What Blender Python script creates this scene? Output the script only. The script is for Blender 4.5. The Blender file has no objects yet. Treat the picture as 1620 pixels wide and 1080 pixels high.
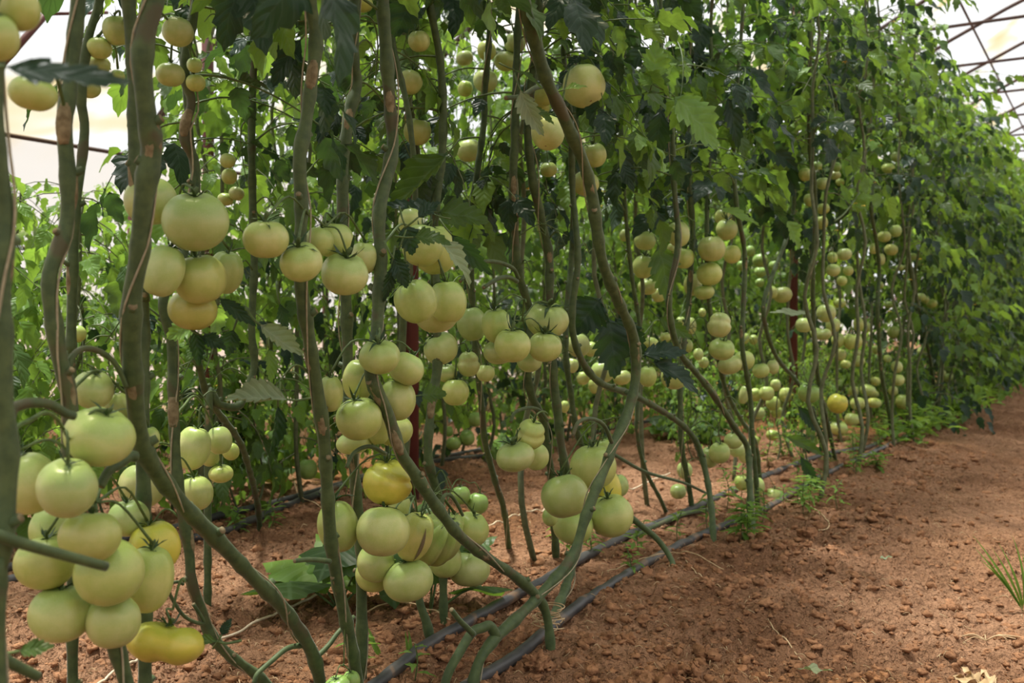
import bpy, math, random
import numpy as np
from mathutils import Vector, Matrix, Euler

R = math.radians
PI = math.pi
S = bpy.context.scene
C = S.collection

# ------------------------------------------------------------------ camera
CAM_H = 0.70
PITCH = math.atan(35 / 1575)
cam_d = bpy.data.cameras.new('camera'); cam = bpy.data.objects.new('camera', cam_d); C.objects.link(cam)
cam.location = (0, 0, CAM_H)
cam.rotation_euler = (PI / 2 - PITCH, 0, 0)
cam_d.sensor_width = 36; cam_d.lens = 35
cam_d.clip_start = 0.05; cam_d.clip_end = 300
cam_d.dof.use_dof = True; cam_d.dof.focus_distance = 1.95; cam_d.dof.aperture_fstop = 6.3
S.camera = cam

# ------------------------------------------------------------------ light
w = bpy.data.worlds.new('world'); S.world = w; w.use_nodes = True
wn = w.node_tree.nodes; wl = w.node_tree.links
bg = wn['Background']
tc = wn.new('ShaderNodeTexCoord'); sp = wn.new('ShaderNodeSeparateXYZ'); cr = wn.new('ShaderNodeValToRGB')
wl.new(tc.outputs['Generated'], sp.inputs[0]); wl.new(sp.outputs['Z'], cr.inputs[0]); wl.new(cr.outputs[0], bg.inputs[0])
cr.color_ramp.elements[0].position = 0.0; cr.color_ramp.elements[0].color = (0.80, 0.88, 1.0, 1)
cr.color_ramp.elements[1].position = 0.55; cr.color_ramp.elements[1].color = (1.0, 1.0, 1.0, 1)
bg.inputs[1].default_value = 0.78
sun_d = bpy.data.lights.new('sun', 'SUN'); sun = bpy.data.objects.new('sun', sun_d); C.objects.link(sun)
sun_d.energy = 9.0; sun_d.angle = R(5); sun_d.color = (1.0, 0.97, 0.90)
SUNDIR = Vector((-0.20, 0.20, 1.0)).normalized()
sun.rotation_euler = SUNDIR.to_track_quat('Z', 'Y').to_euler()
S.view_settings.view_transform = 'Standard'; S.view_settings.look = 'None'
S.view_settings.gamma = 1; S.view_settings.use_curve_mapping = False
S.view_settings.exposure = 0.13
S.cycles.max_bounces = 7; S.cycles.diffuse_bounces = 4; S.cycles.glossy_bounces = 2
S.cycles.transmission_bounces = 4; S.cycles.transparent_max_bounces = 10
S.cycles.caustics_reflective = False; S.cycles.caustics_refractive = False

# ------------------------------------------------------------------ coordinates
F = 1575.0
U = np.array([0.521, 0.854, 0.0]); U /= np.linalg.norm(U)      # along the planted rows
N = np.array([-U[1], U[0], 0.0])                                 # across them, away from the camera
cp, spi = math.cos(PITCH), math.sin(PITCH)

def ray(px, py):
    x = (px - 810) / F; y = (540 - py) / F
    return np.array([x, cp + y * spi, -spi + y * cp])

def at(px, py, P):
    """point seen at the pixel, P metres across from the camera's own line along the rows"""
    d = ray(px, py)
    return np.array([0, 0, CAM_H]) + d * (P / float(d @ N))

def ground_at(px, py, z=0.0):
    d = ray(px, py); return np.array([0, 0, CAM_H]) + d * ((z - CAM_H) / d[2])

def depth(p):
    q = p - np.array([0, 0, CAM_H]); return float(q[1] * cp - q[2] * spi)

def row(P, t, z=0.0):
    v = N * P + U * t; return np.array([v[0], v[1], z])

# ------------------------------------------------------------------ noise
_rs = np.random.RandomState(5); _lat = _rs.rand(256, 256)
def vnoise(x, y):
    xi = np.floor(x).astype(int); yi = np.floor(y).astype(int); fx = x - xi; fy = y - yi
    fx = fx * fx * (3 - 2 * fx); fy = fy * fy * (3 - 2 * fy)
    a = _lat[xi & 255, yi & 255]; b = _lat[(xi + 1) & 255, yi & 255]; c = _lat[xi & 255, (yi + 1) & 255]; d = _lat[(xi + 1) & 255, (yi + 1) & 255]
    return (a * (1 - fx) + b * fx) * (1 - fy) + (c * (1 - fx) + d * fx) * fy - 0.5

def ground_z(x, y):
    x = np.asarray(x, float); y = np.asarray(y, float)
    z = 0.045 * vnoise(x * 1.1 + 9, y * 1.1) + 0.028 * vnoise(x * 3.3, y * 3.3 + 7)
    z = z + 0.022 * vnoise(x * 9 + 3, y * 9) + 0.014 * np.abs(vnoise(x * 22, y * 22 + 5)) * 2
    P = x * N[0] + y * N[1]
    z = z - 0.05 * np.exp(-((P + 0.1) / 0.55) ** 2) + 0.015 * np.exp(-((P - 1.1) / 0.3) ** 2)
    z = z - 0.02 * np.exp(-((P - 1.17) / 0.07) ** 2)
    return z - 0.012

def ground_low(x, y):
    """the bed without its crumbs, which a stiff hose bridges"""
    d = 0.12; return sum(ground_z(x + U[0] * k * d, y + U[1] * k * d) for k in (-2, -1, 0, 1, 2)) / 5

def ground_fine(x, y):
    a = np.abs(vnoise(x * 47 + 1, y * 47)); b = vnoise(x * 95, y * 95 + 3); c = vnoise(x * 180, y * 180)
    m = np.clip(vnoise(x * 2.3 + 4, y * 2.3) * 2 + 0.7, 0.25, 1)
    e = np.abs(vnoise(x * 31 + 8, y * 31 + 2))
    return ground_z(x, y) + m * (0.030 * (0.2 - a) + 0.026 * (0.2 - e) + 0.016 * b + 0.008 * c)

# ------------------------------------------------------------------ materials
def new_mat(name):
    m = bpy.data.materials.new(name); m.use_nodes = True
    nt = m.node_tree; b = nt.nodes['Principled BSDF']
    return m, nt, b

def rgb(nt, a, b, fac, t='MIX'):
    n = nt.nodes.new('ShaderNodeMix'); n.data_type = 'RGBA'; n.blend_type = t
    for s, v in ((n.inputs[6], a), (n.inputs[7], b)):
        if isinstance(v, (tuple, list)): s.default_value = (*v[:3], 1)
        else: nt.links.new(v, s)
    if isinstance(fac, (int, float)): n.inputs[0].default_value = fac
    else: nt.links.new(fac, n.inputs[0])
    return n.outputs[2]

def mth(nt, op, a, b=0.0, c=None):
    n = nt.nodes.new('ShaderNodeMath'); n.operation = op
    for i, v in enumerate((a, b, c)):
        if v is None: continue
        if isinstance(v, (int, float)): n.inputs[i].default_value = v
        else: nt.links.new(v, n.inputs[i])
    return n.outputs[0]

def ramp(nt, fac, p0, p1, c0=(0, 0, 0), c1=(1, 1, 1)):
    n = nt.nodes.new('ShaderNodeValToRGB'); e = n.color_ramp.elements
    e[0].position = p0; e[1].position = p1; e[0].color = (*c0, 1); e[1].color = (*c1, 1)
    nt.links.new(fac, n.inputs[0]); return n.outputs[0]

def noise(nt, scale, detail=3, rough=0.55, coord='Object', vec=None, dist=0):
    n = nt.nodes.new('ShaderNodeTexNoise'); n.inputs['Scale'].default_value = scale
    n.inputs['Detail'].default_value = detail; n.inputs['Roughness'].default_value = rough; n.inputs['Distortion'].default_value = dist
    if vec is None:
        t = nt.nodes.new('ShaderNodeTexCoord'); vec = t.outputs[coord]
    nt.links.new(vec, n.inputs['Vector']); return n.outputs[0]

def bump(nt, h, strength, dist, normal=None):
    n = nt.nodes.new('ShaderNodeBump'); n.inputs['Strength'].default_value = strength; n.inputs['Distance'].default_value = dist
    nt.links.new(h, n.inputs['Height'])
    if normal is not None: nt.links.new(normal, n.inputs['Normal'])
    return n.outputs[0]

def leaf_mat(name, top, top2, under, trans, rough=0.42):
    m, nt, b = new_mat(name); L = nt.links
    geo = nt.nodes.new('ShaderNodeNewGeometry'); oi = nt.nodes.new('ShaderNodeObjectInfo')
    uv = nt.nodes.new('ShaderNodeTexCoord'); s = nt.nodes.new('ShaderNodeSeparateXYZ'); L.new(uv.outputs['UV'], s.inputs[0])
    u = s.outputs[0]; v = mth(nt, 'ABSOLUTE', mth(nt, 'SUBTRACT', mth(nt, 'MULTIPLY', s.outputs[1], 2), 1))
    k = mth(nt, 'FRACT', mth(nt, 'MULTIPLY', mth(nt, 'SUBTRACT', u, mth(nt, 'MULTIPLY', v, 0.22)), 6.5))
    side = mth(nt, 'LESS_THAN', mth(nt, 'ABSOLUTE', mth(nt, 'SUBTRACT', k, 0.5)), 0.07)
    mid = mth(nt, 'LESS_THAN', v, 0.05)
    vein = mth(nt, 'MAXIMUM', side, mid)
    quilt = mth(nt, 'ABSOLUTE', mth(nt, 'SUBTRACT', k, 0.5))
    rnd = mth(nt, 'FRACT', mth(nt, 'ADD', geo.outputs['Random Per Island'], oi.outputs['Random']))
    nz = noise(nt, 14, 3)
    c = rgb(nt, top, top2, rnd)
    c = rgb(nt, c, tuple(min(1, x * 1.5) for x in top2), mth(nt, 'MULTIPLY', nz, 0.35))
    c = rgb(nt, c, under, geo.outputs['Backfacing'])
    c = rgb(nt, c, tuple(x * 1.8 for x in under), mth(nt, 'MULTIPLY', vein, 0.35))
    L.new(c, b.inputs['Base Color']); b.inputs['Roughness'].default_value = rough
    b.inputs['Specular IOR Level'].default_value = 0.30
    bn = bump(nt, mth(nt, 'ADD', quilt, mth(nt, 'MULTIPLY', nz, 0.8)), 0.55, 0.004)
    L.new(bn, b.inputs['Normal'])
    tr = nt.nodes.new('ShaderNodeBsdfTranslucent')
    tcol = rgb(nt, trans, tuple(x * 0.45 for x in trans), rnd)
    tcol = rgb(nt, tcol, tuple(x * 0.5 for x in trans), mth(nt, 'MULTIPLY', vein, 0.6))
    L.new(tcol, tr.inputs['Color'])
    mx = nt.nodes.new('ShaderNodeMixShader'); mx.inputs[0].default_value = 0.42
    L.new(b.outputs[0], mx.inputs[1]); L.new(tr.outputs[0], mx.inputs[2])
    L.new(mx.outputs[0], nt.nodes['Material Output'].inputs[0])
    return m

M = {}
M['leaf'] = leaf_mat('tomato leaf', (0.024, 0.058, 0.024), (0.058, 0.120, 0.028), (0.10, 0.16, 0.075), (0.30, 0.52, 0.05))
M['leaf_bright'] = leaf_mat('young backlit leaf', (0.095, 0.20, 0.035), (0.17, 0.31, 0.055), (0.15, 0.25, 0.09), (0.44, 0.72, 0.08))  # fresh green, lightened further to paint in sun shining through the blades
M['leaf_pale'] = leaf_mat('pale curled leaf', (0.27, 0.34, 0.20), (0.33, 0.40, 0.25), (0.36, 0.43, 0.28), (0.25, 0.36, 0.12), 0.55)
M['leaf_dark'] = leaf_mat('dark leaf', (0.012, 0.032, 0.024), (0.024, 0.055, 0.034), (0.05, 0.085, 0.055), (0.07, 0.15, 0.025), 0.36)  # dark green, albedo lowered to put canopy shade into the colour

def simple(name, c1, c2, scale, rough=0.6, bstr=0.3, bdist=0.002, extra=None, spec=0.4):
    m, nt, b = new_mat(name)
    nz = noise(nt, scale, 4)
    c = rgb(nt, c1, c2, ramp(nt, nz, 0.35, 0.65))
    if extra:
        c = rgb(nt, c, extra[0], ramp(nt, noise(nt, extra[1], 3, 0.6, dist=0.5), extra[2], extra[2] + 0.06))
    nt.links.new(c, b.inputs['Base Color']); b.inputs['Roughness'].default_value = rough
    b.inputs['Specular IOR Level'].default_value = spec
    nt.links.new(bump(nt, nz, bstr, bdist), b.inputs['Normal'])
    return m

M['stem'] = simple('stem', (0.044, 0.074, 0.024), (0.078, 0.116, 0.038), 60, 0.62, 0.5, 0.002, ((0.075, 0.072, 0.030), 9, 0.58))
M['stem'].node_tree.nodes['Principled BSDF'].inputs['Sheen Weight'].default_value = 0.12
M['stem'].node_tree.nodes['Principled BSDF'].inputs['Sheen Roughness'].default_value = 0.4
M['stem_far'] = simple('far stem', (0.085, 0.10, 0.045), (0.14, 0.16, 0.08), 40, 0.7)
M['truss'] = simple('truss stalk', (0.06, 0.10, 0.03), (0.11, 0.17, 0.05), 70, 0.55, 0.4)
M['calyx'] = simple('calyx', (0.022, 0.050, 0.018), (0.05, 0.10, 0.03), 8, 0.55, 0.3)
M['scar'] = simple('leaf scar', (0.27, 0.22, 0.12), (0.14, 0.105, 0.05), 90, 0.85, 0.6)
M['twine'] = simple('twine', (0.38, 0.34, 0.22), (0.27, 0.235, 0.15), 120, 0.8, 0.6, 0.001)
M['straw'] = simple('straw', (0.62, 0.47, 0.28), (0.42, 0.29, 0.15), 50, 0.8)
M['cord'] = simple('pale cord', (0.70, 0.60, 0.44), (0.52, 0.42, 0.28), 60, 0.8)
M['hose'] = simple('drip hose', (0.040, 0.042, 0.046), (0.085, 0.082, 0.080), 14, 0.42, 0.2, 0.001, ((0.20, 0.13, 0.085), 7, 0.57))
M['steel'] = simple('rusted tube', (0.045, 0.025, 0.022), (0.085, 0.040, 0.030), 6, 0.6)
M['redpost'] = simple('red post', (0.09, 0.02, 0.018), (0.13, 0.035, 0.03), 8, 0.6)
M['clod'] = simple('clod', (0.22, 0.108, 0.055), (0.38, 0.195, 0.10), 45, 0.95, 1.0, 0.012, spec=0.1)
M['flower'] = simple('flower', (0.75, 0.50, 0.03), (0.8, 0.60, 0.08), 30, 0.6)

def soil():
    m, nt, b = new_mat('soil'); L = nt.links
    n1 = noise(nt, 1.3, 4, 0.6); n2 = noise(nt, 18, 6, 0.65); n3 = noise(nt, 90, 4, 0.6)
    c = rgb(nt, (0.235, 0.118, 0.062), (0.395, 0.220, 0.125), ramp(nt, n1, 0.38, 0.62))
    c = rgb(nt, c, (0.15, 0.072, 0.037), mth(nt, 'MULTIPLY', ramp(nt, n2, 0.50, 0.72), 0.65))
    c = rgb(nt, c, (0.55, 0.33, 0.19), mth(nt, 'MULTIPLY', ramp(nt, n3, 0.58, 0.75), 0.5))
    L.new(c, b.inputs['Base Color']); b.inputs['Roughness'].default_value = 0.95; b.inputs['Specular IOR Level'].default_value = 0.1
    v = nt.nodes.new('ShaderNodeTexVoronoi'); v.inputs['Scale'].default_value = 55
    t = nt.nodes.new('ShaderNodeTexCoord'); L.new(t.outputs['Object'], v.inputs['Vector'])
    b1 = bump(nt, n2, 1.0, 0.05); b2 = bump(nt, v.outputs['Distance'], 0.8, 0.02, b1); b3 = bump(nt, n3, 0.8, 0.008, b2)
    L.new(b3, b.inputs['Normal'])
    return m
M['soil'] = soil()

def fruit():
    m, nt, b = new_mat('tomato skin'); L = nt.links
    t = nt.nodes.new('ShaderNodeTexCoord'); s = nt.nodes.new('ShaderNodeSeparateXYZ'); L.new(t.outputs['Object'], s.inputs[0])
    oi = nt.nodes.new('ShaderNodeObjectInfo')
    nz = noise(nt, 1.6, 3, 0.5); nf = noise(nt, 26, 3, 0.6)
    base = rgb(nt, (0.43, 0.495, 0.150), (0.52, 0.555, 0.215), ramp(nt, nz, 0.35, 0.65))
    base = rgb(nt, base, (0.35, 0.46, 0.125), ramp(nt, mth(nt, 'ADD', s.outputs[2], mth(nt, 'MULTIPLY', nz, 0.8)), 0.72, 1.25))
    base = rgb(nt, base, (0.60, 0.50, 0.22), mth(nt, 'MULTIPLY', ramp(nt, s.outputs[2], 0.0, 1.0, (1, 1, 1), (0, 0, 0)), 0.0))
    base = rgb(nt, base, (0.66, 0.62, 0.38), mth(nt, 'MULTIPLY', ramp(nt, nf, 0.50, 0.70), 0.22))
    base = rgb(nt, base, oi.outputs['Color'], 1.0, 'MULTIPLY')
    # blossom end scar
    rr = mth(nt, 'SQRT', mth(nt, 'ADD', mth(nt, 'POWER', s.outputs[0], 2), mth(nt, 'POWER', s.outputs[1], 2)))
    sc = mth(nt, 'MULTIPLY', mth(nt, 'LESS_THAN', mth(nt, 'ADD', rr, mth(nt, 'MULTIPLY', nf, 0.05)), 0.085), mth(nt, 'LESS_THAN', s.outputs[2], 0))
    base = rgb(nt, base, (0.22, 0.13, 0.05), mth(nt, 'MULTIPLY', sc, 0.8))
    L.new(base, b.inputs['Base Color'])
    b.inputs['Roughness'].default_value = 0.33; b.inputs['Specular IOR Level'].default_value = 0.42
    b.inputs['Subsurface Weight'].default_value = 0.10; b.inputs['Subsurface Radius'].default_value = (0.9, 0.7, 0.25)
    b.inputs['Subsurface Scale'].default_value = 0.012
    L.new(bump(nt, nf, 0.06, 0.02), b.inputs['Normal'])
    return m
M['fruit'] = fruit()

def film(name, tint, stain, fac):
    m, nt, b = new_mat(name); L = nt.links; nt.nodes.remove(b)
    tr = nt.nodes.new('ShaderNodeBsdfTransparent'); tl = nt.nodes.new('ShaderNodeBsdfTranslucent'); df = nt.nodes.new('ShaderNodeBsdfDiffuse')
    nz = noise(nt, 0.35, 3, 0.6, dist=2.2)
    L.new(rgb(nt, tint, (0.93, 0.80, 0.52), ramp(nt, nz, 0.52, 0.62)), tr.inputs[0])
    c = rgb(nt, (0.92, 0.92, 0.90), stain, ramp(nt, nz, 0.56, 0.68))
    L.new(c, tl.inputs[0]); L.new(c, df.inputs[0])
    a = nt.nodes.new('ShaderNodeMixShader'); a.inputs[0].default_value = 0.25; L.new(tl.outputs[0], a.inputs[1]); L.new(df.outputs[0], a.inputs[2])
    x = nt.nodes.new('ShaderNodeMixShader'); x.inputs[0].default_value = fac; L.new(tr.outputs[0], x.inputs[1]); L.new(a.outputs[0], x.inputs[2])
    L.new(x.outputs[0], nt.nodes['Material Output'].inputs[0]); return m
M['film'] = film('roof film', (0.93, 0.94, 0.96), (0.75, 0.55, 0.22), 0.23)
M['wallfilm'] = film('wall film', (0.90, 0.88, 0.80), (0.85, 0.74, 0.48), 0.6)

# ------------------------------------------------------------------ mesh helpers
class MB:
    def __init__(s): s.v = []; s.f = []; s.m = []; s.uv = []
    def add(s, v, f, m=0, uv=None):
        o = len(s.v); s.v.extend([tuple(map(float, p)) for p in v]); s.f.extend([tuple(i + o for i in q) for q in f]); s.m.extend([m] * len(f))
        s.uv.extend(uv if uv is not None else [(0.5, 0.5)] * len(v))
    def mesh(s, name, mats, smooth=True):
        me = bpy.data.meshes.new(name); me.from_pydata(s.v, [], s.f)
        for x in mats: me.materials.append(M[x])
        me.polygons.foreach_set('material_index', s.m); me.polygons.foreach_set('use_smooth', [smooth] * len(s.f))
        uvl = me.uv_layers.new(name='UVMap'); idx = np.zeros(len(me.loops), dtype=np.int32); me.loops.foreach_get('vertex_index', idx)
        uvl.data.foreach_set('uv', np.array(s.uv, dtype=np.float32)[idx].ravel()); me.update(); return me
    def build(s, name, mats, parent=None, smooth=True, offset=None):
        if offset is not None: s.v = [(a - offset[0], b - offset[1], c - offset[2]) for a, b, c in s.v]
        return link(name, s.mesh(name, mats, smooth), parent)

def link(name, me, parent=None):
    o = bpy.data.objects.new(name, me); C.objects.link(o)
    if parent is not None: o.parent = parent
    return o

def tag(o, label=None, cat=None, group=None, kind=None):
    if label: o['label'] = label
    if cat: o['category'] = cat
    if group: o['group'] = group
    if kind: o['kind'] = kind
    return o

def smooth_path(P, R_, k):
    P = np.asarray(P, float); R_ = np.asarray(R_, float)
    if len(P) < 3 or k < 2: return P, R_
    Q = np.vstack([2 * P[0] - P[1], P, 2 * P[-1] - P[-2]]); out = []; ro = []
    for i in range(len(P) - 1):
        a, b, c, d = Q[i:i + 4]
        for j in range(k):
            t = j / k
            out.append(0.5 * ((2 * b) + (c - a) * t + (2 * a - 5 * b + 4 * c - d) * t * t + (-a + 3 * b - 3 * c + d) * t ** 3))
            ro.append(R_[i] * (1 - t) + R_[i + 1] * t)
    out.append(P[-1]); ro.append(R_[-1]); return np.array(out), np.array(ro)

def tube(mb, P, rad, seg=8, k=4, m=0, cap=True, capm=None):
    P = np.asarray(P, float)
    if np.isscalar(rad): rad = [rad] * len(P)
    P, rad = smooth_path(P, rad, k); n = len(P)
    T = np.gradient(P, axis=0); T /= (np.linalg.norm(T, axis=1)[:, None] + 1e-12)
    a = np.array([0, 0, 1.0]) if abs(T[0][2]) < 0.9 else np.array([1.0, 0, 0])
    x = np.cross(T[0], a); x /= np.linalg.norm(x)
    ang = np.arange(seg) * 2 * PI / seg; ca, sa = np.cos(ang), np.sin(ang); V = []; uv = []
    for i in range(n):
        x = x - T[i] * (x @ T[i]); x /= (np.linalg.norm(x) + 1e-12); y = np.cross(T[i], x)
        V.append(P[i] + rad[i] * (ca[:, None] * x + sa[:, None] * y)); uv += [(i / n, 0.5)] * seg
    V = np.vstack(V); f = []
    for i in range(n - 1):
        for j in range(seg):
            j2 = (j + 1) % seg; f.append((i * seg + j, i * seg + j2, (i + 1) * seg + j2, (i + 1) * seg + j))
    mb.add(V, f, m, uv)
    if cap:
        o = len(mb.v) - len(V)
        for base, rev in ((o, True), (o + (n - 1) * seg, False)):
            q = [base + j for j in range(seg)]
            mb.f.append(tuple(q[::-1] if rev else q)); mb.m.append(m if capm is None else capm)
    return P

def blob(mb, c, r, seed, m=0, nu=8, nv=6, squash=0.8, rough=0.4):
    rs = np.random.RandomState(seed); k = rs.randn(6, 3) * 1.6; ph = rs.rand(6) * 6.3; V = []; f = []
    for i in range(nv + 1):
        th = PI * i / nv
        for j in range(nu):
            ph_ = 2 * PI * j / nu; d = np.array([math.sin(th) * math.cos(ph_), math.sin(th) * math.sin(ph_), math.cos(th)])
            q = 1 + rough * (np.sin(k @ d * 2 + ph).mean() * 2 + np.sin(k @ d * 5 + ph * 2).mean()) + (rs.rand() - 0.5) * rough * 0.9
            V.append(np.array(c) + d * r * q * np.array([1, 1, squash]))
    for i in range(nv):
        for j in range(nu): j2 = (j + 1) % nu; f.append((i * nu + j, (i + 1) * nu + j, (i + 1) * nu + j2, i * nu + j2))
    mb.add(V, f, m)

# ------------------------------------------------------------------ leaves
def leaflet(mb, O, X, Z, L, W, rs, nu=13, nv=3, droop=0.25, fold=0.25, ruf=0.10, m=0, curl=0.0, lobes=1.0):
    """blade from O along X, Z roughly its face normal"""
    X = X / np.linalg.norm(X); Y = np.cross(Z, X); Y /= (np.linalg.norm(Y) + 1e-9); Z = np.cross(X, Y)
    V = []; uv = []; f = []; ph = rs.rand() * 6; ph2 = rs.rand() * 6; per = 3 if nu > 9 else 2
    side = rs.uniform(-0.15, 0.15)
    for i in range(nu + 1):
        u = i / nu
        w = (math.sin(PI * min(1, u ** 0.72)) ** 0.8) * (1 - 0.25 * u) if 0 < u < 1 else 0.02
        ph_ = i % per
        tooth = (1 + lobes * (0.16 if ph_ == per - 1 else (-0.16 if ph_ == 0 else 0.0))) if 0 < u < 1 else 1
        for j in range(-nv, nv + 1):
            v = j / nv; e = tooth if abs(j) == nv else (1 + (tooth - 1) * 0.3)
            x = L * (u + 0.10 * abs(v) * (1 - u) + (0.03 * lobes if (abs(j) == nv and ph_ == per - 1) else 0))
            y = v * W * 0.5 * w * e + side * L * u * u
            z = fold * abs(v) * W * 0.5 * w - droop * L * u * u + ruf * W * abs(v) ** 1.5 * math.sin(u * 11 + ph + (2 if v < 0 else 0)) * w
            z += 0.03 * W * math.sin(u * 17 + ph2) * (1 - abs(v))
            if curl:
                a = v * curl; y2 = W * 0.5 * w * e * math.sin(a) / curl; z += W * 0.5 * w * (1 - math.cos(a)) / curl * 1.0; y = y2 + side * L * u * u
            V.append(O + X * x + Y * y + Z * z); uv.append((u, (v + 1) / 2))
    c = 2 * nv + 1
    for i in range(nu):
        for j in range(c - 1): f.append((i * c + j, (i + 1) * c + j, (i + 1) * c + j + 1, i * c + j + 1))
    mb.add(V, f, m, uv)

def compound(mb, M4, rs, length=0.30, npair=3, lod=0, size=1.0, sag=0.35, mleaf=0, mstalk=1):
    """a whole tomato leaf; M4 places it (x outward, z up)"""
    A = np.array(M4)[:3, :3]; O = np.array(M4)[:3, 3]; tf = lambda p: O + A @ np.asarray(p, float)
    bend = rs.uniform(-0.25, 0.25); pts = []
    for i in range(6):
        s = i / 5; pts.append((length * s, bend * length * s * s, length * (0.25 * s - (0.25 + sag) * s * s)))
    pts = np.array(pts)
    if lod < 2: tube(mb, [tf(p) for p in pts], [0.0028 * (1 - 0.6 * i / 5) for i in range(6)], 4 if lod else 5, 2 if lod == 0 else 1, mstalk, False)
    def along(s):
        i = min(4, int(s * 5)); t = s * 5 - i; return pts[i] * (1 - t) + pts[i + 1] * t, pts[i + 1] - pts[i]
    nu, nv = ((13, 2), (7, 1), (4, 1))[lod]
    for k in range(npair):
        s = 0.34 + 0.56 * k / max(1, npair - 1) if npair > 1 else 0.6
        sz = (0.62, 1.0, 0.85, 0.7)[k % 4] * size
        for sd in (-1, 1):
            p, T = along(min(0.98, s + rs.uniform(-0.03, 0.03))); T = T / np.linalg.norm(T)
            a = sd * rs.uniform(0.85, 1.25); D = np.array([T[0] * math.cos(a) - T[1] * math.sin(a), T[0] * math.sin(a) + T[1] * math.cos(a), T[2] - rs.uniform(0.0, 0.5)])
            Z = np.array([rs.uniform(-.35, .35), sd * rs.uniform(-.35, .1), 1.0])
            Lf = rs.uniform(0.075, 0.105) * sz
            p0 = p + D * 0.012
            leaflet(mb, tf(p0), A @ D, A @ Z, Lf, Lf * rs.uniform(0.50, 0.66), rs, nu, nv, rs.uniform(0.1, 0.5), rs.uniform(-0.1, 0.45), 0.12, mleaf)
        if lod == 0 and k < npair - 1:
            for sd in (-1, 1):
                p, T = along(s + 0.12); D = np.array([0.5, sd, -0.2]); Lf = 0.026 * size * rs.uniform(.6, 1.3)
                leaflet(mb, tf(p), A @ D, A @ np.array([0, 0, 1.0]), Lf, Lf * 0.7, rs, 6, 1, 0.2, 0.1, 0.1, mleaf)
    p, T = along(1.0); Lf = rs.uniform(0.095, 0.13) * size
    leaflet(mb, tf(p), A @ T, A @ np.array([rs.uniform(-.2, .2), rs.uniform(-.3, .3), 1.0]), Lf, Lf * rs.uniform(0.55, 0.7), rs, nu, nv, rs.uniform(0.2, 0.5), 0.2, 0.12, mleaf)

LEAFMESH = {}; LV = {}
for tone in ('leaf', 'leaf_bright', 'leaf_dark'):
    LEAFMESH[tone] = []
    for i in range(6):
        rs = np.random.RandomState(100 + i + 17 * len(tone)); mb = MB()
        compound(mb, np.eye(4), rs, rs.uniform(0.24, 0.36), 3 if i % 3 else 2, 0, 1.0 if tone != 'leaf_bright' else 0.8, rs.uniform(0.15, 0.7))
        LEAFMESH[tone].append(mb.mesh('leaf', [tone, 'truss'])); LV[LEAFMESH[tone][-1].name] = np.array(mb.v)
LOWLEAF = []
for i in range(5):
    rs = np.random.RandomState(300 + i); mb = MB(); compound(mb, np.eye(4), rs, rs.uniform(0.22, 0.34), 3, 1, 1.0, rs.uniform(0.2, 0.7))
    LOWLEAF.append((np.array(mb.v), mb.f, mb.m, mb.uv))

def leaf_matrix(p, az, elev, s, roll=0.0):
    return Matrix.Translation(Vector(p)) @ Matrix.Rotation(az, 4, 'Z') @ Matrix.Rotation(-elev, 4, 'Y') @ Matrix.Rotation(roll, 4, 'X') @ Matrix.Scale(s, 4)

# ------------------------------------------------------------------ ground
def grid_mesh(name, X, Y, Z, mats):
    n0, n1 = X.shape; V = np.stack([X, Y, Z], -1).reshape(-1, 3)
    i = np.arange(n0 - 1)[:, None] * n1 + np.arange(n1 - 1)[None, :]; i = i.ravel()
    Fc = np.stack([i, i + 1, i + n1 + 1, i + n1], -1)
    me = bpy.data.meshes.new(name); me.vertices.add(len(V)); me.vertices.foreach_set('co', V.ravel().astype(np.float32))
    me.loops.add(Fc.size); me.loops.foreach_set('vertex_index', Fc.ravel().astype(np.int32))
    me.polygons.add(len(Fc)); me.polygons.foreach_set('loop_start', np.arange(0, Fc.size, 4, dtype=np.int32))
    me.polygons.foreach_set('use_smooth', np.ones(len(Fc), bool)); me.update(calc_edges=True); me.validate()
    for x in mats: me.materials.append(M[x])
    return me

rr = 1.0 * np.exp(np.linspace(0, math.log(70), 860)); aa = np.concatenate([np.linspace(-150, -42, 60)[:-1], np.linspace(-42, 40, 760), np.linspace(40, 150, 60)[1:]]) * PI / 180
RR, AA = np.meshgrid(rr, aa, indexing='ij'); gx = RR * np.sin(AA); gy = RR * np.cos(AA)
floor = link('floor', grid_mesh('floor', gx, gy, ground_fine(gx, gy), ['soil'])); tag(floor, kind='structure')
gq, gw = np.meshgrid(np.linspace(-26, 26, 40), np.linspace(-12, 1.0, 40), indexing='ij')
apron = link('floor_apron', grid_mesh('floor_apron', gq, gw, ground_z(gq, gw) - 0.06, ['soil'])); tag(apron, kind='structure')

def gz(p): return float(ground_z(p[0], p[1]))

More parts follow.
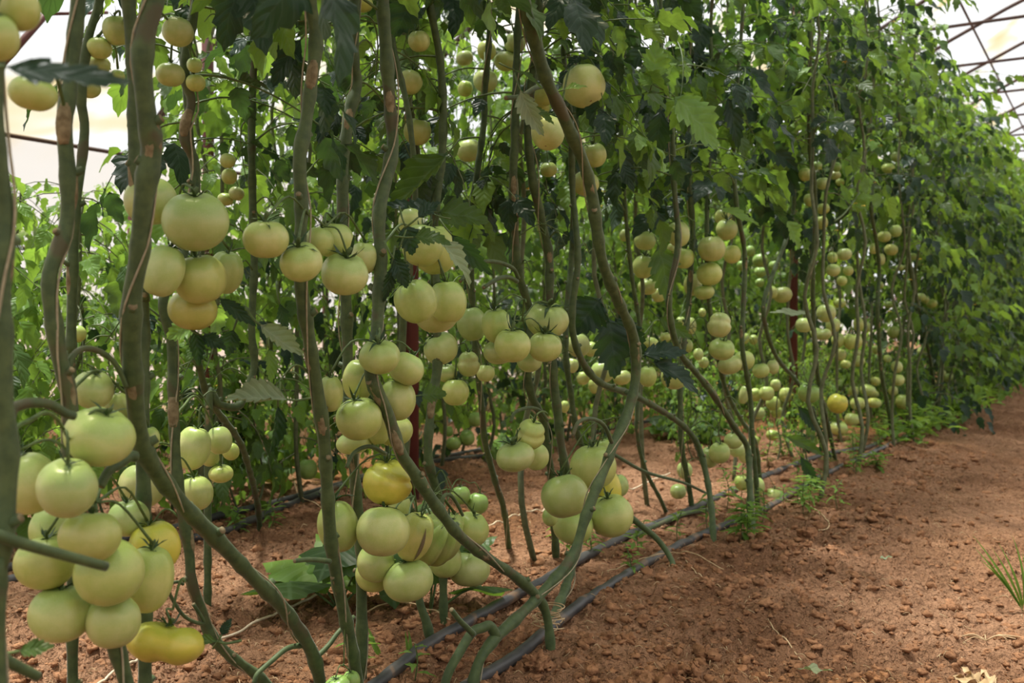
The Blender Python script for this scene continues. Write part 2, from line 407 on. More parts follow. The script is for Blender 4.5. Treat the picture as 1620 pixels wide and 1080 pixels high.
rnd = random.Random(11)
mb = MB()
for i in range(13000):
    t = rnd.random()
    if i < 9500:
        px = rnd.uniform(-20, 1660); py = 560 + 540 * rnd.random() ** 0.8
        p = ground_at(px, py)
    else:
        p = row(rnd.gauss(0.86, 0.16) if rnd.random() < 0.7 else rnd.gauss(1.25, 0.25), rnd.uniform(-0.3, 6))
    if p[1] > 14 or p @ N > 5.3: continue
    r = 0.0022 + 0.013 * rnd.random() ** 4.5 * (1.4 if i >= 9500 else 1.0)
    sq = rnd.uniform(0.45, 0.85); blob(mb, (p[0], p[1], float(ground_fine(p[0], p[1])) + r * 0.05), r, i, 0, 8, 6, sq, 0.5)
tag(mb.build('soil_clods', ['clod'], smooth=True), 'small reddish clods of soil scattered over the bare earth', 'soil clods', kind='stuff')
for i, (px, py, r, lab) in enumerate([
        (1062, 1062, 17, 'large reddish clod just in front of the black hose end'), (850, 1055, 21, 'rounded clod pressed between the hose and the plant base'),
        (1160, 1068, 10, 'small brown clod on the open soil near the dry leaf'), (700, 985, 12, 'small clod lying between the two black hoses'),
        (612, 1012, 13, 'reddish clod beside the rear hose near the bare stem'), (1205, 1000, 13, 'brown clod on bare soil beyond the dry leaf'),
        (1503, 943, 12, 'dark clod alone on the pale path soil'), (1275, 848, 14, 'dark hollowed clod below the last tomato by the hose'),
        (990, 1010, 14, 'clod on the soil beside the front hose'), (760, 912, 26, 'big brown clod heaped behind the fork of the bare stem')]):
    p = ground_at(px, py); mb = MB(); rw = r * depth(p) / F
    blob(mb, (0, 0, rw * 0.35), rw, 900 + i, 0, 26, 18, 0.75, 0.42)
    o = mb.build('soil_clod', ['clod'], smooth=True); o.location = (p[0], p[1], gz(p)); tag(o, lab, 'soil clod', 'larger clods of soil')

# ------------------------------------------------------------------ greenhouse shell
PW, PR, T0, T1 = 6.0, -14.0, -7.0, 46.0
arch_h = lambda p: 5.99 - 0.0414 * (p + 4) ** 2
def shell(name, prof, mat, t0=T0, t1=T1, step=1.0):
    ts = np.arange(t0, t1 + 0.01, step); n = len(prof); mb = MB(); V = []; f = []
    for t in ts:
        for (p, z) in prof: V.append(row(p, t, z))
    for i in range(len(ts) - 1):
        for j in range(n - 1): f.append((i * n + j, (i + 1) * n + j, (i + 1) * n + j + 1, i * n + j + 1))
    mb.add(V, f); return tag(mb.build(name, [mat]), kind='structure')
shell('ceiling', [(p, arch_h(p)) for p in np.linspace(PW, PR, 41)], 'film')
shell('wall_left', [(PW, -0.05), (PW, 0.9), (PW, arch_h(PW))], 'wallfilm')
shell('wall_right', [(PR, -0.05), (PR, 0.9), (PR, arch_h(PR))], 'wallfilm')
for nm, tt in (('wall_back', T1), ('wall_front', T0)):
    mb = MB(); ps = np.linspace(PW, PR, 21); V = [row(p, tt, 0) for p in ps] + [row(p, tt, arch_h(p)) for p in ps]; n = len(ps)
    mb.add(V, [(i, i + 1, n + i + 1, n + i) for i in range(n - 1)]); tag(mb.build(nm, ['film']), kind='structure')
k = 0
for tt in np.arange(-5.4, 45, 2.0):
    k += 1; root = bpy.data.objects.new('trim_%d' % k, None); C.objects.link(root); root['kind'] = 'structure'
    b0 = row(PW - 0.06, tt, 0); root.location = b0
    mb = MB(); tube(mb, [row(p, tt, arch_h(p) - 0.05) for p in np.linspace(PW - 0.03, PR + 0.03, 31)], 0.026, 6, 1)
    mb.build('arch', ['steel'], root, offset=b0)
    mb = MB(); tube(mb, [row(2.75, tt, 4.10), row(-10.75, tt, 4.10)], 0.020, 6, 1); mb.build('tie_bar', ['steel'], root, offset=b0)
    for p in (0.9, -1.3, -4.0, -6.7, -9.2):
        mb = MB(); tube(mb, [row(p, tt, 4.10), row(p, tt, arch_h(p) - 0.05)], 0.013, 5, 1); mb.build('strut', ['steel'], root, offset=b0)
    mb = MB(); tube(mb, [row(PW - 0.06, tt, -0.05), row(PW - 0.06, tt, arch_h(PW) - 0.05)], 0.03, 6, 1); mb.build('wall_post', ['redpost'], root, offset=b0)
for p in (5.9, 4.3, 1.7, -4.0, -9.5):
    k += 1; mb = MB(); tube(mb, [row(p, -6.5, arch_h(p) - 0.09), row(p, 45.5, arch_h(p) - 0.09)], 0.016, 5, 1)
    tag(mb.build('trim_%d' % k, ['steel']), kind='structure')
for z_ in (1.15,):
    k += 1; mb = MB(); tube(mb, [row(PW - 0.06, -6.5, z_), row(PW - 0.06, 45.5, z_)], 0.014, 5, 1); tag(mb.build('trim_%d' % k, ['steel']), kind='structure')
k += 1; mb = MB(); tube(mb, [at(-30, 140, 5.0), at(105, -14, 4.95)], 0.020, 7, 1); tube(mb, [at(78, 22, 4.97), at(170, 20, 4.97)], 0.010, 6, 1)
tag(mb.build('trim_%d' % k, ['redpost']), kind='structure')
# overhead crop wires the twines are tied to
for P_, lab in ((1.12, 'thin steel crop wire above the front tomato row'), (2.78, 'thin steel crop wire above the second tomato row')):
    mb = MB(); tube(mb, [row(P_, -6, 2.62), row(P_, 40, 2.62)], 0.002, 4, 1); tag(mb.build('crop_wire', ['steel']), lab, 'wire')
for (px, P_, h_, lab) in ((652, 2.35, 2.62, 'dark red painted post standing between the front and second rows'), (332, 3.4, 2.62, 'dark red post half hidden in leaves beyond the second row'), (1255, 1.75, 2.62, 'dark post deep in the leaves behind the front row')):
    g = at(px, 600, P_); mb = MB(); tube(mb, [(0, 0, -0.05), (0, 0, h_)], 0.026, 8, 1); mb.add([], [])
    tube(mb, [(0, 0, h_), (0, 0, h_ + 0.03)], 0.034, 8, 1)
    o = mb.build('support_post', ['redpost']); o.location = (g[0], g[1], gz(g)); tag(o, lab, 'post')

# ------------------------------------------------------------------ drip hoses
def hose(P_, pix, lab, ext0=2.0, t_end=16, r=0.0135):
    pts = [ground_at(x, y) for x, y in pix]; d = pts[1] - pts[0]; d /= np.linalg.norm(d)
    pts = [pts[0] - d * ext0 * s for s in (1, 0.66, 0.33)] + pts
    if pix[-1][0] > 600 and t_end:
        last = pts[-1]; tl = float(last @ U); Pl = float(last @ N); t = tl + 0.6
        while t < t_end: pts.append(row(Pl + (P_ - Pl) * min(1, (t - tl) / 3) + rnd.uniform(-.025, .025), t)); t += 0.6
    q, _ = smooth_path(pts, [r] * len(pts), 8)
    q = [(p[0], p[1], float(ground_low(p[0], p[1])) + r * 0.75) for p in q]
    mb = MB(); tube(mb, q, r, 12, 1); return tag(mb.build('drip_hose', ['hose']), lab, 'hose', 'black drip hoses along the rows')
hose(1.08, [(745, 1085), (825, 1035), (905, 975), (965, 930), (1040, 880), (1100, 848), (1150, 825), (1205, 805), (1262, 775), (1330, 745), (1400, 715)], 'black drip hose nearest the path, running along the plant bases')
hose(1.32, [(585, 1082), (660, 1030), (740, 985), (850, 925), (925, 885), (1000, 848), (1080, 812), (1140, 788), (1190, 765), (1290, 728), (1380, 705)], 'black drip hose lying just behind the one nearest the path')
hose(2.65, [(-30, 940), (100, 905), (240, 868), (345, 845), (395, 825), (440, 805), (490, 785), (600, 748), (720, 722)], 'muddy black drip hose across the bare strip under the second row', 1.5, 9)
hose(2.95, [(-30, 918), (110, 880), (250, 845), (345, 818), (480, 782), (610, 742), (735, 710)], 'rear black drip hose of the pair under the second row', 1.5, 9)

# cluster: plant, P, where its stalk leaves the stem, phrase, fruits front to back (x, y, rx, ry, kind, tilt-x, tilt-y)
CL = [
 ('s1', 0.98, (16, 668), 'of the big low cluster at the left edge', [(107, 771, 47, 47, '', 18, 10), (158, 690, 52, 46, '', 10, 22), (143, 848, 46, 41, '', -8, 0), (172, 905, 52, 52, '', 14, -8), (180, 982, 43, 42), (45, 764, 46, 50), (235, 915, 38, 56), (97, 970, 47, 45), (72, 890, 45, 42), (245, 864, 38, 41, 'y'), (85, 838, 36, 40), (203, 819, 32, 29)], []),
 ('s4', 1.10, (292, 920), 'hanging alone under the kinked stem', [(262, 1017, 58, 34, 'dy', -14, 8)], []),
 ('s2', 1.10, (195, 600), 'under the arched stalk of the slim bowed stem', [(148, 616, 32, 30, '', 15, 12), (184, 647, 24, 28), (238, 692, 15, 18), (218, 700, 18, 30)], []),
 ('s4', 1.34, (285, 640), 'hanging behind the fork of the thickest stem', [(225, 768, 35, 35), (310, 780, 26, 28)], []),
 ('s4', 1.42, (278, 660), 'in the group hanging right of the kinked stem', [(305, 708, 27, 36), (347, 696, 20, 23), (350, 749, 19, 14), (332, 720, 16, 18), (365, 714, 13, 14)], []),
 ('s3b', 1.08, (232, 300), 'of the high cluster around the thickest stem', [(310, 350, 51, 47, '', 20, 5), (316, 441, 41, 40), (258, 428, 33, 43), (305, 490, 38, 32, 'w'), (358, 430, 26, 36), (238, 318, 40, 39)], []),
 ('s1', 0.80, (5, 90), 'of the blurred trio in the top corner', [(30, 15, 34, 34), (-8, 58, 36, 38)], []),
 ('s2', 0.98, (90, 130), 'alone below the blurred flat leaf', [(52, 148, 36, 27)], []),
 ('s3b', 1.22, (210, 60), 'of the small truss between the two left stems', [(185, 48, 21, 24), (157, 76, 20, 17), (156, 103, 18, 15), (186, 121, 11, 11), (140, 140, 19, 14)], []),
 ('s3b', 1.24, (240, 70), 'of the small truss beside the thickest stem top', [(281, 50, 24, 23), (270, 118, 22, 19), (308, 103, 12, 12), (309, 131, 15, 14)], []),
 ('s22', 1.9, (400, 220), 'of the dangling chain beside the second row leaves', [(360, 254, 12, 12), (363, 279, 12, 13), (374, 306, 12, 11), (357, 315, 12, 10)], []),
 ('s23', 2.4, (140, 470), 'hanging alone before the bright leaves of the second row', [(121, 528, 15, 14)], []),
 ('s5', 1.02, (474, 352), 'on the wiry truss crossing the tall upright stem', [(477, 414, 33, 31, 'c', 30, -5), (421, 378, 35, 31, 'c', 8, 0), (545, 433, 38, 33, 'c', 20, 12), (528, 379, 33, 29, 'c', 5, 5), (505, 382, 22, 24), (575, 408, 24, 26)], []),
 ('s7', 1.10, (620, 400), 'of the shaded group under the dark folded leaves', [(657, 476, 33, 36, 'c', 12, -20), (708, 477, 31, 35), (668, 388, 34, 34), (688, 395, 34, 40), (690, 492, 38, 34), (650, 352, 20, 24)], []),
 ('s10', 1.30, (756, 500), 'of the loose truss behind the slim bare stem', [(746, 512, 24, 28), (697, 551, 27, 26, 'c', 10, -25), (741, 575, 19, 21, 'p'), (720, 620, 22, 22), (706, 590, 17, 14), (768, 590, 14, 14)], []),
 ('s8', 1.14, (832, 478), 'of the tidy truss across the central stem pair', [(811, 546, 29, 27, 'c', 14, 0), (862, 548, 27, 24, 'c', 14, 0), (866, 506, 33, 28, 'c', 26, 5), (786, 515, 24, 29, 'c', 18, -8), (790, 556, 26, 20), (838, 570, 20, 18)], []),
 ('s7', 1.04, (590, 520), 'of the fat cluster straddling the slanting stem', [(600, 564, 32, 27, 'c', 22, 0), (643, 583, 29, 26, '', -10, 25), (628, 632, 30, 34), (568, 662, 37, 34), (523, 622, 20, 30), (568, 600, 26, 34), (598, 668, 22, 36), (625, 682, 28, 24), (560, 700, 28, 18)], []),
 ('s12', 2.62, (700, 640), 'of the little truss under the second row', [(752, 663, 11, 12, 'g'), (739, 692, 12, 13, 'g'), (718, 701, 12, 11, 'g'), (710, 682, 7, 9, 'g')], []),
 ('s8', 1.14, (866, 655), 'of the three on the curled central stalk', [(839, 686, 25, 25, 'p', 20, 15), (815, 722, 31, 23, 'c', 10, -10), (848, 722, 20, 22)], []),
 ('s12', 1.10, (635, 725), 'in the low cluster by the split one', [(606, 840, 43, 40, '', -20, 0), (612, 762, 39, 36, 'hy', 10, 0), (656, 848, 29, 42, 'x', 0, 35), (646, 918, 39, 33), (535, 832, 32, 42, 'c', 0, -10), (690, 852, 36, 50, 'r', 30, 30), (594, 890, 30, 30), (592, 908, 30, 28), (745, 837, 28, 28), (716, 828, 18, 18), (742, 900, 33, 28), (704, 884, 26, 30), (628, 800, 22, 24)], []),
 ('s11', 1.40, (702, 790), 'of the small green pair above the low cluster', [(756, 796, 17, 17, 'g'), (729, 783, 15, 15, 'g')], []),
 ('s9', 1.12, (962, 715), 'of the cluster behind the s-curved stem', [(894, 784, 38, 35, '', -14, -14), (968, 815, 34, 34, '', 10, -15), (938, 738, 36, 36), (958, 772, 24, 36, 'y'), (907, 832, 32, 28), (870, 818, 12, 15), (978, 768, 17, 18), (955, 712, 16, 18)], []),
 ('s8b', 1.45, (890, 860), 'tiny and alone near the front hose', [(877, 888, 12, 10, 'g')], []),
 ('s9', 1.10, (890, 160), 'alone and large beside the top of the s-curved stem', [(924, 136, 34, 33, 'y1', -25, -20)], []),
 ('s9', 1.06, (900, 190), 'with a brown scar, right under the drooping leaf', [(867, 210, 27, 27, 'y1', -25, 10)], []),
 ('s9', 1.20, (920, 240), 'of the pair on both sides of the s-curved stem', [(940, 245, 20, 20), (926, 290, 21, 20)], []),
 ('s8', 1.35, (840, 160), 'of the three hidden left of the s-curved stem', [(858, 150, 20, 18), (850, 170, 20, 16), (868, 268, 14, 12)], []),
 ('s7', 1.35, (615, 120), 'in the loose string beside the slanting stem top', [(663, 65, 17, 17, 'c'), (649, 130, 20, 19, 'c'), (660, 208, 21, 22), (567, 5, 24, 14)], []),
 ('s10', 1.60, (767, 100), 'of the high truss behind the s-curved stem top', [(815, 68, 17, 17, 'c'), (800, 97, 18, 15, 'c'), (770, 80, 15, 16, 'c'), (768, 128, 19, 18), (735, 92, 14, 12), (742, 238, 20, 18), (736, 140, 12, 13)], []),
 ('s21', 1.50, (1008, 360), 'of the shaded truss behind the broad hanging leaf', [(1020, 380, 17, 16, 'c'), (1018, 422, 17, 19, 'c'), (1025, 453, 15, 13), (1042, 466, 11, 12, 'c'), (988, 372, 8, 10)], []),
 ('s15', 1.24, (1098, 350), 'of the stacked column at the straight dark stem', [(1126, 393, 22, 21), (1122, 433, 20, 19), (1114, 462, 16, 12), (1073, 370, 18, 21), (1082, 408, 16, 17), (1096, 450, 14, 18), (1063, 393, 8, 9)], []),
 ('s25', 1.40, (1118, 330), 'of the pair hanging under the long pointed leaf', [(1150, 363, 17, 17, 'c'), (1158, 402, 14, 15), (1144, 343, 14, 13)], []),
 ('s16', 1.75, (1180, 380), 'of the tiny drooping truss behind the slender stem', [(1203, 412, 12, 11, 'g'), (1187, 397, 8, 9, 'g'), (1203, 430, 10, 8, 'g'), (1202, 447, 7, 7, 'g'), (1225, 420, 9, 8, 'g'), (1173, 420, 7, 8, 'g')], []),
 ('s17', 1.45, (1225, 450), 'of the pair tucked at the leaning stem', [(1238, 466, 15, 13), (1222, 462, 8, 10)], []),
 ('s25', 1.16, (1122, 480), 'of the plump group low on the dark stems', [(1138, 513, 19, 21, 'p'), (1142, 552, 21, 17), (1177, 570, 17, 16), (1155, 577, 19, 15), (1204, 586, 13, 12, 'c'), (1223, 580, 9, 12)], []),
 ('s13', 1.30, (1010, 540), 'of the group under the dark torn leaf', [(1067, 595, 21, 21), (1025, 595, 14, 17), (1030, 543, 12, 10), (1053, 533, 9, 8), (1088, 547, 8, 11), (1105, 560, 8, 10), (1113, 573, 8, 9)], []),
 ('s24', 1.60, (898, 520), 'of the dim group behind the central stems', [(915, 546, 18, 19), (935, 552, 11, 12), (953, 588, 18, 18), (905, 578, 10, 12), (984, 597, 14, 12), (922, 598, 10, 11), (939, 611, 8, 12), (893, 643, 8, 10), (948, 610, 8, 9)], []),
 ('s13', 1.75, (1075, 500), 'of the sunlit ones far behind the dark stems', [(1077, 510, 8, 10), (1092, 515, 9, 14), (1111, 494, 6, 7), (1178, 535, 8, 9), (1192, 537, 7, 8)], []),
 ('s15', 1.22, (1082, 690), 'of the low cluster beside the sweeping stem', [(1138, 716, 17, 17), (1160, 697, 15, 13), (1122, 723, 15, 17), (1166, 710, 14, 13), (1180, 718, 13, 15)], []),
 ('s16', 1.20, (1190, 735), 'resting low by the front hose', [(1223, 789, 16, 18), (1197, 769, 13, 15), (1173, 763, 11, 13)], []),
 ('s13', 1.40, (1118, 742), 'hanging over the lying stem', [(1073, 777, 13, 12), (1083, 744, 12, 14)], []),
 ('s16', 1.40, (1190, 600), 'of the truss at the slender stem foot', [(1213, 622, 12, 12), (1227, 609, 8, 10), (1177, 624, 8, 15), (1195, 624, 9, 11), (1243, 624, 10, 12), (1223, 638, 11, 12), (1200, 653, 10, 10), (1228, 651, 9, 10), (1222, 688, 10, 9), (1192, 698, 9, 10)], []),
 ('s18', 1.20, (1295, 590), 'of the pair at the tall thin stem', [(1325, 638, 16, 16, 'y', 10, 15), (1280, 621, 17, 16, 'gc', 18, 0)], []),
 ('s18', 1.28, (1290, 480), 'of the group beside the tall thin stem', [(1307, 495, 15, 15, 'c'), (1272, 514, 13, 12), (1318, 514, 11, 12), (1303, 529, 12, 9), (1326, 538, 10, 12), (1292, 527, 10, 9), (1328, 479, 10, 8)], []),
 ('s19', 1.30, (1388, 500), 'of the loose heap along the two toned stem', [(1349, 540, 14, 14, 'd'), (1358, 513, 8, 12), (1358, 571, 10, 9), (1330, 561, 8, 10), (1338, 576, 8, 7), (1373, 517, 5, 8), (1357, 560, 8, 7), (1385, 553, 5, 7)], []),
 ('s18', 1.16, (1284, 275), 'of the high truss on the tall thin stem', [(1274, 276, 10, 11), (1302, 290, 11, 10), (1292, 262, 8, 7, 'g'), (1281, 316, 9, 11), (1302, 330, 10, 9), (1300, 352, 10, 11), (1323, 264, 8, 8, 'g'), (1321, 277, 9, 7), (1329, 288, 7, 6)], []),
 ('s18', 1.12, (1288, 380), 'of the neat hanging truss of five', [(1336, 402, 11, 10), (1318, 427, 11, 10), (1317, 407, 8, 9), (1342, 428, 8, 8), (1332, 444, 8, 8)], []),
 ('s19', 1.14, (1380, 350), 'of the truss on the two toned stem bend', [(1417, 365, 9, 10), (1399, 374, 10, 9), (1410, 395, 10, 9), (1382, 393, 7, 9), (1393, 410, 7, 10)], []),
 ('s19', 1.20, (1400, 240), 'of the high pair among the dense leaves', [(1417, 248, 8, 8), (1405, 266, 10, 8)], []),
 ('s20', 1.16, (1448, 460), 'on the leaning stem over the weeds', [(1455, 470, 9, 7), (1474, 480, 8, 7), (1464, 474, 6, 6)], []),
 ('s20', 1.30, (1440, 390), 'of the tiny scatter in the far leaves', [(1444, 406, 6, 6), (1423, 423, 6, 5), (1434, 423, 6, 5), (1393, 451, 5, 6), (1413, 525, 9, 10), (1460, 557, 9, 9), (1407, 482, 9, 5)], []),
 ('s19', 1.12, (1398, 590), 'of the low string at the two toned stem', [(1419, 580, 9, 10), (1421, 601, 10, 9), (1429, 635, 12, 12), (1413, 618, 7, 8), (1404, 567, 6, 6)], []),
 ('s19', 1.24, (1392, 580), 'of the low pile between stems and weeds', [(1373, 617, 12, 9), (1348, 663, 11, 10), (1357, 638, 12, 10), (1383, 637, 11, 8), (1385, 603, 8, 7), (1350, 618, 8, 8), (1327, 677, 14, 11), (1382, 624, 8, 6)], []),
 ('s20', 1.20, (1480, 560), 'of the last pair above the leafy weeds', [(1501, 597, 8, 7), (1490, 590, 6, 6)], []),
 ('s5', 1.15, (545, 990), 'cut by the bottom edge beside bare stems', [(556, 1076, 14, 16, 'g'), (534, 1084, 20, 14, 'g')], []),
 ('s23', 2.7, (480, 690), 'hanging low in the second row', [(487, 742, 15, 17, 'g')], []),
]
TOM = []
for ci, (pk, Pc, att, phrase, fr, _) in enumerate(CL):
    for i, q in enumerate(fr):
        x, y, rx, ry = q[:4]; kind = q[4] if len(q) > 4 else ''; tx = q[5] if len(q) > 5 else None; ty = q[6] if len(q) > 6 else None
        P_ = Pc + 0.018 * i * max(0.6, Pc); p = at(x, y, P_); d = depth(p)
        TOM.append(dict(ci=ci, i=i, x=x, y=y, rx=rx, ry=ry, kind=kind, tx=tx, ty=ty, d=d, ray=(p - np.array([0, 0, CAM_H])) / d))
O3 = np.array([0, 0, CAM_H])
for it in range(50):        # slide fruits toward or away from each other until they only touch
    for a in range(len(TOM)):
        A = TOM[a]
        for b in range(a + 1, len(TOM)):
            B = TOM[b]
            if abs(A['x'] - B['x']) > A['rx'] + B['rx'] or abs(A['y'] - B['y']) > A['ry'] + B['ry']: continue
            ra = (A['rx'] + A['ry']) / 2 * A['d'] / F; rb = (B['rx'] + B['ry']) / 2 * B['d'] / F
            dist = np.linalg.norm(A['ray'] * A['d'] - B['ray'] * B['d'])
            if dist < 0.90 * (ra + rb):
                s = 0.004 if A['d'] <= B['d'] else -0.004; A['d'] -= s; B['d'] += s

# pixels and distance of every fruit, so that leaves in front of a fruit the photo shows can be thinned out
TA = np.array([(q['x'], q['y'], q['rx'], q['ry'], q['d']) for q in TOM])
KEEP = [(1105, 190, 45, 45, 1.9), (1355, 300, 30, 40, 3.6), (436, 540, 40, 36, 1.45), (405, 628, 55, 24, 1.45), (962, 300, 26, 260, 2.2), (1284, 250, 6, 250, 3.6)]
TA = np.vstack([TA, np.array(KEEP, float)])
def covers(W, need=1, marg=0.88):
    """does any of these world points stand in front of a fruit?"""
    W = np.asarray(W); q = W - np.array([0, 0, CAM_H]); d = q[:, 1] * cp - q[:, 2] * spi; ok = d > 0.3
    if not ok.any(): return np.zeros(len(W), bool)
    dd = np.where(ok, d, 1); X = 810 + F * q[:, 0] / dd; Y = 540 - F * (q[:, 1] * spi + q[:, 2] * cp) / dd
    hit = np.zeros(len(W), bool)
    for (x, y, rx, ry, td) in TA:
        if td < d.min(): continue
        hit |= ok & (d < td - 0.01) & (((X - x) / (rx * marg + 1)) ** 2 + ((Y - y) / (ry * marg + 1)) ** 2 < 1)
    return hit

# ------------------------------------------------------------------ plants
PLANTS = {}
def plant_root(base, label, group=None):
    o = bpy.data.objects.new('tomato_plant', None); C.objects.link(o); o.location = base; o.empty_display_size = 0.1
    return tag(o, label, 'plant', group)

def stem_mesh(mb, path, rad, rs, nodes=True, seg=10, k=5, z_leaf=1.0):
    """stem with swollen joints and the stubs of picked leaves"""
    P, Rr = smooth_path(path, rad, k)
    L = np.concatenate([[0], np.cumsum(np.linalg.norm(np.diff(P, axis=0), axis=1))]); n = max(4, int(L[-1] / 0.012))
    s = np.linspace(0, L[-1], n); Q = np.stack([np.interp(s, L, P[:, i]) for i in range(3)], -1); rr_ = np.interp(s, L, Rr)
    gap = 0.085; nd = np.arange(0.05, L[-1], gap) + rs.uniform(-.02, .02, len(np.arange(0.05, L[-1], gap)))
    if nodes:
        for x in nd: rr_ = rr_ * (1 + 0.22 * np.exp(-((s - x) / 0.014) ** 2))
        rr_ = rr_ * (1 + 0.05 * np.sin(s * 31 + rs.rand() * 6))
    tube(mb, Q, list(rr_), seg, 1, 0, True)
    if nodes:
        az = rs.rand() * 6
        for x in nd:
            az += 2.4; i = int(np.searchsorted(s, x)); i = min(i, n - 2)
            if Q[i][2] > z_leaf or Q[i][2] < 0.12: continue
            D = np.array([math.cos(az), math.sin(az), 0.55]); D /= np.linalg.norm(D); r0 = rr_[i]
            ln = r0 + rs.uniform(0.002, 0.009); a = Q[i]
            tube(mb, [a, a + D * ln * 0.6, a + D * ln], [r0 * 0.62, r0 * 0.5, r0 * 0.42], 7, 1, 0, True, 1)
            if rs.rand() < 0.3:
                Dn = D * np.array([1, 1, 0]); Dn /= np.linalg.norm(Dn)
                q = [Q[max(0, i + j)] + Dn * r0 * 0.42 for j in (-4, -2, 0, 1)]
                tube(mb, q, [r0 * 0.25, r0 * 0.62, r0 * 0.62, r0 * 0.4], 7, 2, 1)
    return Q

def sample_z(Q, z):
    i = int(np.argmin(np.abs(Q[:, 2] - z))); return Q[i]

def add_leaves(root, Q, base, n, z0, z1, rs, tones=('leaf', 'leaf_dark', 'leaf_dark', 'leaf_bright'), smin=0.75, smax=1.15):
    az = rs.rand() * 6
    for i in range(n):
        az += 2.4 + rs.uniform(-.3, .3); z = z0 + (z1 - z0) * (i + rs.rand()) / n; p = sample_z(Q, z)
        tone = tones[rs.randint(len(tones))]
        if z > z0 + 0.75 * (z1 - z0) and rs.rand() < 0.6: tone = 'leaf_bright'
        me = LEAFMESH[tone][rs.randint(6)]
        for attempt in range(5):
            A = leaf_matrix(p, az + attempt * 1.3, rs.uniform(-0.5, 0.6), rs.uniform(smin, smax), rs.uniform(-.4, .4)); An = np.array(A)
            W = LV[me.name][::3] @ An[:3, :3].T + An[:3, 3]
            if covers(W).sum() <= 2: break
        else: continue
        o = link('leaf', me, root); o.matrix_local = Matrix.Translation(-Vector(base)) @ A

def traced(key, label, pix, Pt, r0, r1, Pb=None, ground=False, up=True, leaves=12, zl=(1.15, 2.4), seed=0, tones=None, twine=None, top=2.45, ex=2):
    rs = np.random.RandomState(seed or (sum(map(ord, key)) * 7 + 3))
    if ground:
        g = ground_at(*pix[-1]); Pb = float(g @ N)
    if Pb is None: Pb = Pt
    ys = [p[1] for p in pix]; pts = []
    for (x, y) in pix:
        f = (y - ys[0]) / max(1, ys[-1] - ys[0]); pts.append(at(x, y, Pt + (Pb - Pt) * f ** ex if ground else Pt + (Pb - Pt) * f))
    n = len(pts); rad = [r0 + (r1 - r0) * i / (n - 1) for i in range(n)]
    if ground:
        pts[-1][2] = gz(pts[-1]) - 0.02
    else:
        p = pts[-1].copy(); q = p + (pts[-1] - pts[-2]) * 0.4; q[2] = max(q[2], 0.15); 
        e = q + (q - p) * 0.3; e[2] = gz(e) - 0.02
        if p[2] > 0.2: pts.append(q); rad.append(r1)
        pts.append(e); rad.append(r1)
    if up:
        p = pts[0]; z = p[2]; i = 0; add = []; ra = []
        while z < top:
            z += 0.18; i += 1; f = (z - p[2]) / max(0.3, top - p[2])
            add.append(np.array([p[0] + rs.uniform(-.03, .03), p[1] + rs.uniform(-.03, .03), z])); ra.append(max(0.004, r0 * (1 - 0.55 * f)))
        pts = add[::-1] + pts; rad = ra[::-1] + rad
    base = pts[-1].copy(); base[2] += 0.02
    root = plant_root(base, label)
    mb = MB(); Q = stem_mesh(mb, pts[::-1], rad[::-1], rs)
    mb.build('stem', ['stem', 'scar'], root, offset=base)
    if leaves: leaves = max(leaves, 20)
    if leaves: add_leaves(root, Q, base, leaves, zl[0], zl[1], rs, tones or ('leaf', 'leaf_dark', 'leaf_dark', 'leaf', 'leaf_bright'))
    PLANTS[key] = dict(root=root, base=base, Q=Q, rs=rs)
    if twine:
        # string wound round the stem, up to the crop wire
        tb = MB(); m = 0; W = []; zq = Q[:, 2]; turns = rs.uniform(0.18, 0.3); ph = rs.rand() * 6; rmean = (r0 + r1) / 2
        L = np.concatenate([[0], np.cumsum(np.linalg.norm(np.diff(Q, axis=0), axis=1))])
        for i in range(0, len(Q), 3):
            a = L[i] / turns * 2 * PI * 0.5 + ph; off = rmean * (1.15 + 0.5 * max(0, math.sin(L[i] * 5 + ph)))
            W.append(Q[i] + np.array([math.cos(a), math.sin(a), 0]) * off)
        W.append(np.array([W[-1][0], W[-1][1], 2.62]))
        tube(tb, W, 0.0014, 5, 2); b2 = np.array([base[0], base[1], base[2]])
        o = tb.build('support_twine', ['twine'], offset=b2); o.location = b2; tag(o, twine, 'string', 'support twines on the stems')
    return root

TR = traced
TR('s1', 'tomato plant whose out of focus stem crosses the very left edge', [(-12, 180), (-6, 250), (8, 345), (4, 400), (0, 470), (2, 560), (4, 640), (12, 700), (8, 800), (-4, 900)], 0.86, 0.0085, 0.0095, leaves=8, zl=(1.3, 2.4), twine='string on the blurred stem at the left edge')
TR('s2', 'tomato plant with slim bowed stem carrying the biggest fruit cluster', [(125, -20), (118, 60), (110, 140), (102, 200), (108, 290), (104, 360), (78, 435), (84, 500), (93, 560), (106, 610), (112, 645), (112, 720), (118, 800), (150, 920), (183, 1020), (205, 1100)], 1.06, 0.0082, 0.0092, leaves=9, zl=(1.3, 2.4), twine='string hanging beside the slim bowed stem')
TR('s2b', 'tomato plant with thin dark stem just behind the slim bowed stem', [(160, -20), (140, 60), (128, 150), (134, 200), (128, 265), (119, 330), (115, 420), (112, 560)], 1.25, 0.0058, 0.007, leaves=8, zl=(1.35, 2.4))
TR('s3', 'tomato plant with the thickest stem, slanting to the soil below', [(243, -20), (232, 40), (225, 100), (232, 180), (240, 230), (231, 290), (225, 340), (221, 400), (209, 470), (208, 550), (213, 620), (219, 680), (232, 722), (262, 765), (302, 812), (352, 862), (402, 915), (442, 955), (476, 1000), (500, 1050), (516, 1100)], 0.98, 0.0116, 0.0112, ground=True, leaves=10, zl=(1.25, 2.4), twine='string wound around the thickest stem')
